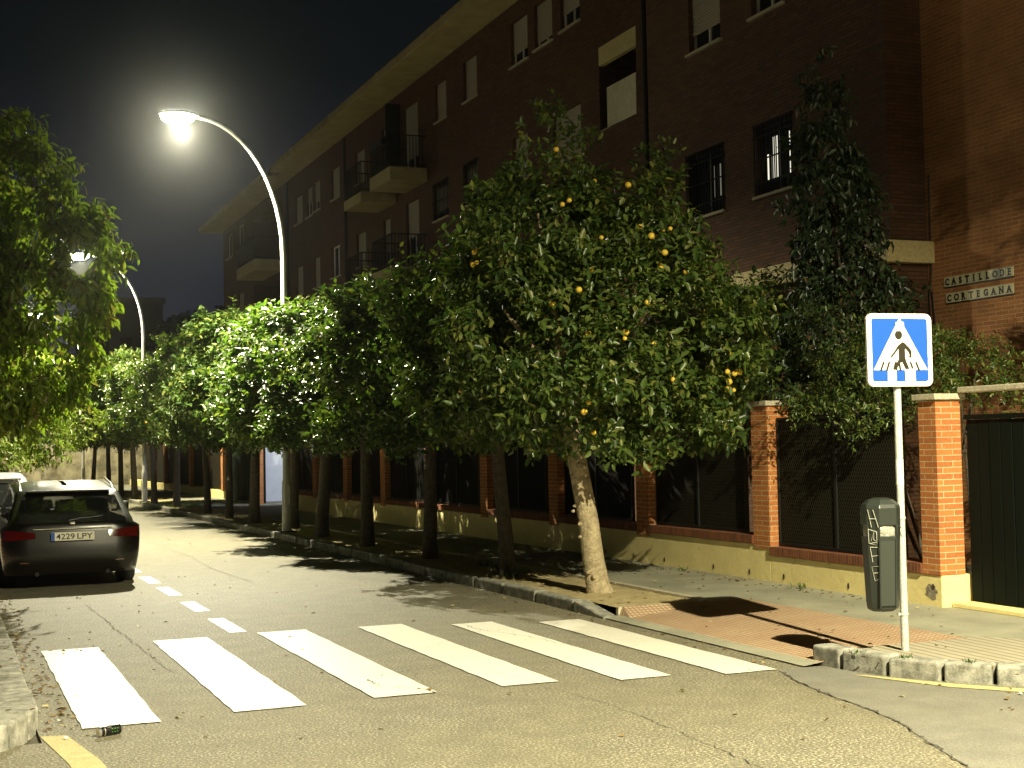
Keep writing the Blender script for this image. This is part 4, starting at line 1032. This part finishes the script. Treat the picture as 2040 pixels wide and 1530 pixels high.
def sticker(x, z, w, h, rot, printm, seed):
    rr = rrect(w, h, .008, 3); ca, sa = math.cos(rot), math.sin(rot)
    s_ = flat([(x + a * ca - b * sa, z + a * sa + b * ca) for a, b in rr], -.0695, -.0670, 'sticker', m_stk, sg)
    rn = random.Random(seed); p = MB()
    for i in range(5):
        a, b = x + rn.uniform(-w * .28, w * .28), z + rn.uniform(-h * .25, h * .3); l = rn.uniform(.006, .014)
        p.add([(a, -.0702, b + ZC), (a + l, -.0702, b + .003 + ZC), (a + l * .7, -.0702, b + .009 + ZC)], [(0, 1, 2)])
    p.build('sticker_print', printm, s_)
sticker(0.0, .185, .075, .07, .05, m_stk, 1)
sticker(-.082, -.203, .078, .092, -.02, m_stkb, 2)
sticker(  .082, -.200, .092, .098, .05, m_stkk, 3)
MB().box(-.02, .02, -.032, .0, ZC - .2, ZC - .17).box(-.02, .02, -.032, 0, ZC + .17, ZC + .2).build('bracket', m_galv, sg)

# ================================================================== LITTER BIN
def nd_bin(t, b):
    n = noise(t, 5, 6); n2 = noise(t, 40, 4)
    L(t, mix(t, n.outputs[0], (.018, .023, .019), (.034, .040, .034)), b.inputs['Base Color'])
m_bin = mat('dark_green_plastic', (.06, .07, .058), .38, nodes=nd_bin)
m_bin2 = mat('bin_recess_plastic', (.036, .042, .036), .4)
bn = empty('litter_bin', (6.80, 9.09, .45), rz=R_(-9), label='dark grey-green plastic litter bin with scrawled letters clamped to the sign pole', cat='litter bin')
def hexsec(w, d, c):   # octagonal-ish section, front (-y) wide
    return [(-w / 2, d / 2 - c), (-w / 2, -d / 2 + c), (-w / 2 + c, -d / 2), (w / 2 - c, -d / 2), (w / 2, -d / 2 + c), (w / 2, d / 2 - c), (w / 2 - c, d / 2), (-w / 2 + c, d / 2)]
def loft(secs):
    m = MB(); n = len(secs[0][0]); vs = [(p[0], p[1], z) for s_, z in secs for p in s_]
    fs = [(i * n + k, i * n + (k + 1) % n, (i + 1) * n + (k + 1) % n, (i + 1) * n + k) for i in range(len(secs) - 1) for k in range(n)]
    fs += [tuple(reversed(range(n))), tuple((len(secs) - 1) * n + k for k in range(n))]
    return m.add(vs, fs)
loft([(hexsec(.20, .16, .05), 0), (hexsec(.275, .23, .07), .022), (hexsec(.29, .25, .075), .08), (hexsec(.335, .285, .085), .585)]).build('body', m_bin, bn, bevel=.006)
loft([(hexsec(.345, .295, .088), .665), (hexsec(.35, .30, .09), .80), (hexsec(.33, .28, .085), .825), (hexsec(.24, .2, .07), .862), (hexsec(.12, .1, .03), .876)]).build('lid', m_bin, bn, bevel=.008)
# corner posts joining body and lid
for k, (sx_, sy_) in enumerate(((-1, -1), (1, -1), (1, 1), (-1, 1))):
    ps = MB(); w_, d_, c_ = .336, .288, .086
    a_ = (sx_ * w_ / 2, sy_ * (d_ / 2 - c_)); b_ = (sx_ * (w_ / 2 - c_), sy_ * d_ / 2)
    if sx_ * sy_ < 0: a_, b_ = b_, a_
    ia, ib = (a_[0] * .93, a_[1] * .93), (b_[0] * .93, b_[1] * .93)
    ps.add([(*a_, .58), (*b_, .58), (*ib, .58), (*ia, .58), (a_[0] * 1.02, a_[1] * 1.02, .67), (b_[0] * 1.02, b_[1] * 1.02, .67), (*ib, .67), (*ia, .67)], [(0, 3, 2, 1), (4, 5, 6, 7), (0, 1, 5, 4), (1, 2, 6, 5), (2, 3, 7, 6), (3, 0, 4, 7)])
    ps.build('post', m_bin, bn)
# recessed front panel and raised ribs
fp = MB(); fp.add([(-.085, -.138, .05), (.05, -.138, .05), (.062, -.150, .55), (-.085, -.150, .55)], [(0, 1, 2, 3)])
fp.build('front_panel', m_bin2, bn)
rb = MB(); rb.tube([(-.090, -.128, .03), (-.092, -.150, .56)], .010, 6); rb.tube([(.062, -.128, .03), (.072, -.150, .56)], .008, 6)
rb.build('rib', m_bin, bn)
def nd_bag(t, b):
    n = noise(t, 14, 5); bump(t, b, n.outputs[0], .03, 1)
m_bag = mat('grey_bin_liner', (.28, .28, .24), .28, nodes=nd_bag, spec=.7)
bg_ = MB(); rn = random.Random(3); n = 40; vs = []
for zi, (z, s_) in enumerate(((.55, .150), (.59, .163), (.63, .164), (.66, .158), (.685, .14))):
    for k in range(n):
        a = 2 * math.pi * k / n; rr = s_ * (1 + rn.uniform(-.035, .035)); vs.append((rr * math.cos(a) * 1.02, rr * .86 * math.sin(a), z + rn.uniform(-.006, .006)))
bg_.add(vs, [(i * n + k, i * n + (k + 1) % n, (i + 1) * n + (k + 1) % n, (i + 1) * n + k) for i in range(4) for k in range(n)], True)
bg_.build('bin_liner', m_bag, bn)
# scrawled letters down the chamfered corner
gr = MB()
def on_corner(u, z):   # u in 0..1 across the left-front chamfer
    t = max(0, min(1, (z - .08) / .505)); w = .29 + .045 * t + (.02 if z > .6 else 0); d = .25 + .035 * t + (.015 if z > .6 else 0); c = .075 + .01 * t
    p0 = (-w / 2, -d / 2 + c); p1 = (-w / 2 + c, -d / 2)
    return (p0[0] + (p1[0] - p0[0]) * u - .004, p0[1] + (p1[1] - p0[1]) * u - .004, z)
def stroke(*pts): gr.tube([on_corner(u, z) for u, z in pts], .0028, 5)
stroke((.15, .79), (.42, .655)); stroke((.55, .79), (.95, .655)); stroke((.25, .72), (.75, .72))
stroke((.15, .64), (.12, .53), (.75, .515), (.80, .62), (.15, .64)); stroke((.3, .55), (.6, .62), (.5, .56), (.78, .54), (.2, .53))
stroke((.20, .50), (.35, .385)); stroke((.2, .50), (.85, .50), (.9, .44), (.3, .43))
stroke((.92, .355), (.25, .35), (.45, .24), (.95, .265)); stroke((.35, .30), (.75, .305))
gr.build('scrawled_letters', mat('chalk_paint', (.45, .45, .38), .7), bn)
bk = MB(); bk.box(.165, .20, -.03, .0, .60, .64); bk.tube([(.145, -.11, .66), (.165, -.105, .63), (.15, -.11, .60), (.168, -.10, .575)], .009, 6)
bk.build('clamp', m_galv, bn)

bn.scale = (.84, .84, 1.0)
# ================================================================== CAN
can = empty('drink_can', (1.01, 9.34, .033), label='crushed black drink can with green marks lying by the first zebra stripe', cat='can')
m_cank = mat('can_black', (.01, .01, .01), .3, metal=.3); m_alu = mat('aluminium', (.75, .74, .7), .3, metal=.9); m_cang = mat('can_green', (.1, .5, .05), .4)
mb = MB().tube([(-.065, 0, 0), (.065, 0, 0)], .032, 20); cb0 = mb.build('can_body', m_cank, can)
MB().tube([(-.078, 0, 0), (-.074, 0, 0), (-.065, 0, 0)], [.024, .026, .0318], 20).tube([(.065, 0, 0), (.074, 0, 0), (.078, 0, 0)], [.0318, .026, .024], 20).build('rim', m_alu, can)
MB().tube([(-.046, 0, 0), (-.040, 0, 0)], .0324, 20).build('band', m_alu, can)
g_ = MB()
for k in range(3):
    x = .0 + .018 * k; g_.add([(x, -.029, .016), (x + .007, -.029, .016), (x + .003, -.032, -.01), (x + .0, -.032, -.008)], [(0, 1, 2, 3)])
o = g_.build('green_claw_marks', m_cang, can)
o = MB().add([(-.03, -.022, .0245), (.0, -.027, .019), (.012, -.008, .0335), (-.02, -.004, .0335)], [(0, 1, 2, 3)]).build('dented_face', m_alu, can)
can.rotation_euler = (0, 0, R_(24)); can.scale = (1.05, 1.0, 1.0)

# ================================================================== CARS
m_tyre = mat('tyre_rubber', (.015, .015, .014), .8)
m_rim = mat('alloy_rim', (.4, .4, .4), .35, metal=.8)
m_cglass = mat('car_glass', (.02, .022, .02), .04, spec=.6, **{'Transmission Weight': 0.0, 'Alpha': .55})
m_red_l = mat('tail_light_red', (.065, .003, .002), .1, spec=.9)
m_clear = mat('tail_light_clear', (.75, .55, .5), .15)
m_chrome = mat('chrome_trim', (.7, .68, .62), .2, metal=1)
m_seat = mat('dark_seat', (.01, .01, .01), .8)
def car(name, loc, rz, paint, label, plate=None, L_=4.7, W_=1.80, Ht=1.45, wagon=True, roof_rail=True, belt=.86, detail=True):
    t = empty(name, loc, rz, label=label, cat='car', group='cars parked along the left kerb')
    N_ = 40
    def outline(z):
        """half width, rear y, front y, corner radius at height z"""
        if z < belt:
            k = (z - .18) / (belt - .18)
            w = W_ / 2 * (1 - .07 * (1 - k) ** 2.2 - .045 * max(0, k - .65) ** 1.3)
            yr = .0 + .10 * max(0, .30 - k) / .30 + .05 * max(0, k - .45) / .55
            yf = L_ - .08 * abs(k - .3) - max(0, k - .62) / .38 * (1.05)
            rc = .34
            return w, yr, yf, rc
        k = (z - belt) / (Ht - belt)
        w = (W_ / 2 - .085) * (1 - .19 * k ** 1.15)
        yr = .05 + (.62 if wagon else 1.0) * k ** 1.25
        yf = L_ - 1.13 - 1.05 * k ** 1.05
        return w, yr, yf, .34 - .10 * k
    def ring(z):
        w, yr, yf, rc = outline(z); pts = []; seg = 6
        L1 = yf - yr
        for cx, cy, a0 in ((w - rc, yr + rc * .55, -90), (w - rc, yf - rc * 1.2, 0), (-w + rc, yf - rc * 1.2, 90), (-w + rc, yr + rc * .55, 180)):
            ry = rc * .55 if cy < 2 else rc * 1.2
            for k in range(seg + 1):
                a = R_(a0 + 90 * k / seg); pts.append((cx + rc * math.cos(a), cy + ry * math.sin(a)))
            if a0 == -90 or a0 == 90:
                x = w if a0 == -90 else -w; sy = (yr + rc * .55, yf - rc * 1.2) if a0 == -90 else (yf - rc * 1.2, yr + rc * .55)
                for k in range(1, 8): pts.append((x, sy[0] + (sy[1] - sy[0]) * k / 8))
        # slight outward bow of the rear and front faces
        out = []
        for x, y in pts:
            q_ = 1 - (x / w) ** 2
            if y < yr + .3: y -= .045 * q_
            elif y > yf - .5: y += .09 * q_
            out.append((x, y, z))
        return out
    zs = [.20, .26, .32, .40, .50, .60, .69, .76, .81, belt, belt + .03] + [belt + .03 + (Ht - .07 - belt - .03) * k / 6 for k in range(1, 7)] + [Ht - .045, Ht - .022]
    rings = [ring(z) for z in zs]; n = len(rings[0])
    def sag(p):
        x, y, z = p
        if z > belt and y < 2.4: z -= .14 * ((2.4 - y) / 2.0) ** 2 * (z - belt) / (Ht - belt)
        return (x, y, z)
    # roof crown
    def shrink(rg_, k, z):
        cx = sum(p[0] for p in rg_) / n; cy = sum(p[1] for p in rg_) / n
        return [(cx + (p[0] - cx) * k, cy + (p[1] - cy) * (1 - (1 - k) * .6), z) for p in rg_]
    top = rings[-1]
    rings += [shrink(top, .93, Ht - .008), shrink(top, .75, Ht + .006), shrink(top, .4, Ht + .012), shrink(top, .05, Ht + .013)]
    V = [sag(p) for q_ in rings for p in q_]; body, gr_, gs = [], [], []
    g0, g1 = 10, 15
    for i in range(len(rings) - 1):
        for k in range(n):
            F_ = (i * n + k, i * n + (k + 1) % n, (i + 1) * n + (k + 1) % n, (i + 1) * n + k)
            x = sum(V[j][0] for j in F_) / 4; y = sum(V[j][1] for j in F_) / 4
            isg = False
            if g0 <= i < g1 + 1:
                w = outline(zs[i])[0]; ex = abs(x) / w
                w_, yr_, yf_, rc_ = outline(zs[i])
                if y < yr_ + .17 and ex < .86: gr_.append(F_); isg = True
                elif y > yf_ - .33 and ex < .86: gs.append(F_); isg = True
                elif ex > .95 and yr_ + .28 < y < yf_ - .42 and not any(abs(y - pc_) < .0 for pc_ in (2.2,)): gs.append(F_); isg = True
            if not isg: body.append(F_)
    body.append(tuple(reversed(range(n))))
    def sub(fs, nm, m):
        ids = sorted({j for q_ in fs for j in q_}); mp = {j: i for i, j in enumerate(ids)}
        return MB().add([V[j] for j in ids], [tuple(mp[j] for j in q_) for q_ in fs], True).build(nm, m, t)
    bo = sub(body, 'body', paint); sub(gr_, 'rear_window', m_cglass); sub(gs, 'side_and_front_glass', m_cglass)
    # wheels
    for sx in (-1, 1):
        for wy in (.98, L_ - .88):
            x = sx * (W_ / 2 - .115)
            wh = MB().tube([(x - .115, wy, .325), (x - .10, wy, .325), (x + .10, wy, .325), (x + .115, wy, .325)], [.29, .325, .325, .29], 28).build('wheel', m_tyre, t)
            MB().tube([(x + sx * .10, wy, .325), (x + sx * .122, wy, .325)], [.2, .215], 18).build('rim', m_rim, wh)
    MB().box(-W_ / 2 + .2, W_ / 2 - .2, .5, L_ - .6, .17, .24).build('underbody', m_seat, t)
    # interior: seats and headrests, dashboard
    st = MB()
    st.box(-.62, .62, 1.25, 1.42, .6, 1.02); st.box(-.60, -.08, 2.25, 2.42, .6, 1.12); st.box(.08, .60, 2.25, 2.42, .6, 1.12)
    for x in (-.42, 0, .42): st.box(x - .12, x + .12, 1.27, 1.37, 1.0, 1.15)
    for x in (-.34, .34): st.box(x - .13, x + .13, 2.27, 2.37, 1.10, 1.30)
    st.box(-.7, .7, 3.3, 3.6, .7, .98)
    st.build('seats', m_seat, t, bevel=.04)
    if detail:
        for sx in (-1, 1):
            # tail light wrapping the corner
            tl = MB(); vs = []
            for z in (.665, .70, .76, .80):
                w, yr, yf, rc = outline(z)
                for k in range(7):
                    f_ = k / 6
                    xx = .47 + (w - .47) * min(1, f_ * 1.35) if f_ < .75 else w
                    rr = ring(z)
                    # y on the outline at xx
                    e = max(0, (xx - (w - rc)) / rc); e = min(1, e)
                    yy = (yr + rc * .55) - rc * .55 * math.sqrt(max(0, 1 - e * e)) - .045 * (1 - (xx / w) ** 2)
                    if f_ >= .75: xx = w; yy = yr + rc * .55 + (f_ - .75) * .9
                    vs.append((sx * (xx + .006 * (f_ > .5)), yy - .008, (.735 + (z - .735) * (.55 + .45 * min(1, f_ * 1.8))) - .012 * (1 - f_)))
            fs = [(i * 7 + k, i * 7 + k + 1, (i + 1) * 7 + k + 1, (i + 1) * 7 + k) for i in range(3) for k in range(6)]
            if sx < 0: fs = [q_[::-1] for q_ in fs]
            tl.add(vs, fs, True); to = tl.build('tail_light', m_red_l, t)
            s_ = MB().box(sx * .52, sx * .70, -.012 + .05, .0 + .05, .848, .866); 
            MB().add([(sx * .54, .002, .724), (sx * .68, .030, .727), (sx * .68, .030, .738), (sx * .55, .000, .736)], [(0, 1, 2, 3) if sx > 0 else (3, 2, 1, 0)]).build('clear_lens', m_clear, to)
            mr = MB().box(sx * (W_ / 2 + .02), sx * (W_ / 2 + .20), 3.02, 3.12, .90, 1.04) if sx > 0 else MB().box(-(W_ / 2 + .20), -(W_ / 2 + .02), 3.02, 3.12, .90, 1.04)
            mr.build('wing_mirror', paint, t, bevel=.035, seg=3)
            MB().box(min(sx * (W_ / 2 - .06), sx * (W_ / 2 + .03)), max(sx * (W_ / 2 - .06), sx * (W_ / 2 + .03)), 3.05, 3.1, .89, .93).build('mirror_arm', m_seat, t)
            if roof_rail:
                xr = sx * .60; MB().tube([(xr * 1.02, .86, Ht - .10), (xr * 1.01, 1.0, Ht - .03), (xr, 1.8, Ht + .045), (xr * 1.0, 2.7, Ht + .01)], .014, 6).build('roof_rail', m_chrome, t)
            MB().tube([(sx * .45, .0, .215), (sx * .45, .06, .215)], .03, 10).build('exhaust_tip', m_seat, t)
        MB().box(-.50, .50, -.02, .02, .795, .81).build('chrome_strip', m_chrome, t, bevel=.004)
        MB().box(-.55, .55, .43 if False else .54, .76, Ht - .125, Ht - .095).build('roof_spoiler', paint, t, bevel=.01)
        MB().tube([(-.03, -.0, .865), (.03, -.0, .865)], .02, 8).build('rear_badge', m_chrome, t)
        MB().box(-.80, .80, .0, .03, .445, .452).build('bumper_seam', m_seat, t)
    if detail:
        se = MB()
        for sx in (-1, 1): se.tube([(sx * .70, .075, .86), (sx * .66, .02, .66), (sx * .60, -.012, .46)], .004, 4)
        se.build('hatch_seam', m_seat, t)
        MB().tube([(-.05, .045, .90), (.10, .06, .925), (.40, .09, .945)], .008, 5).build('rear_wiper', m_seat, t)
        for sx in (-1, 1): MB().box(min(sx * .50, sx * .66), max(sx * .50, sx * .66), -.012, .0, .36, .375).build('reflector', m_red_l, t)
    # number plate
    pl = MB().box(-.275, .275, -.056, -.043, .645, .757).build('number_plate', mat('plate_white', (.72, .70, .58), .4), t, bevel=.003)
    if plate:
        MB().box(-.273, -.230, -.0585, -.056, .648, .754).build('blue_band', m_blue, pl)
        for wd, x0, x1 in zip(plate.split(), (-.212, .055), (.022, .255)):
            me = text_mesh(wd, .105, .0008, .0012)
            xs = [v.co.x for v in me.vertices]; zs_ = [v.co.y for v in me.vertices]; xm = (min(xs) + max(xs)) / 2; zm = (min(zs_) + max(zs_)) / 2
            k_ = (x1 - x0) / (max(xs) - min(xs))
            MB().add([((v.co.x - xm) * k_ + (x0 + x1) / 2, -.0585 - v.co.z, .701 + (v.co.y - zm)) for v in me.vertices], [tuple(p.vertices) for p in me.polygons]).build('plate_characters', m_ink, pl)
            bpy.data.meshes.remove(me)
    return t
def paintm(name, c, rough=.35, metal=.1):
    return mat(name, c, rough, metal=metal, spec=.2, **{'Coat Weight': .8, 'Coat Roughness': .22})
car('parked_estate_car', (1.66, 19.55, 0), 0, paintm('dark_brown_paint', (.004, .0035, .0025)), 'dark estate car with plate 4229 LPY parked nearest at the left kerb', '4229 LPY', Ht=1.39)
car('parked_car', (.86, 26.0, 0), R_(2), paintm('silver_paint', (.45, .45, .44)), 'white-silver car parked directly ahead of the dark estate car', None, 4.2, 1.74, 1.47, True, False, detail=True)
car('parked_car', (.35, 32.3, 0), R_(3), paintm('pale_red_paint', (.45, .22, .18)), 'pinkish red car parked third in line, mostly hidden by foliage', None, 4.3, 1.76, 1.62, True, False, detail=True)

# ================================================================== ADDED HAZE (stands in for lens bloom around the lamps)
hz = bpy.data.materials.new('bloom_haze'); hz.use_nodes = True; t = hz.node_tree; t.nodes.clear()
v = t.nodes.new('ShaderNodeVolumePrincipled'); v.inputs['Density'].default_value = .00095; v.inputs['Anisotropy'].default_value = .968; v.inputs['Color'].default_value = (.9, .93, .9, 1)
o_ = t.nodes.new('ShaderNodeOutputMaterial'); t.links.new(v.outputs[0], o_.inputs['Volume'])
tag(MB().box(-61, 91, -41, 140, -1.6, 16).build('haze', hz), kind='stuff', label='thin haze added to give a bloom around the lit street lamps')
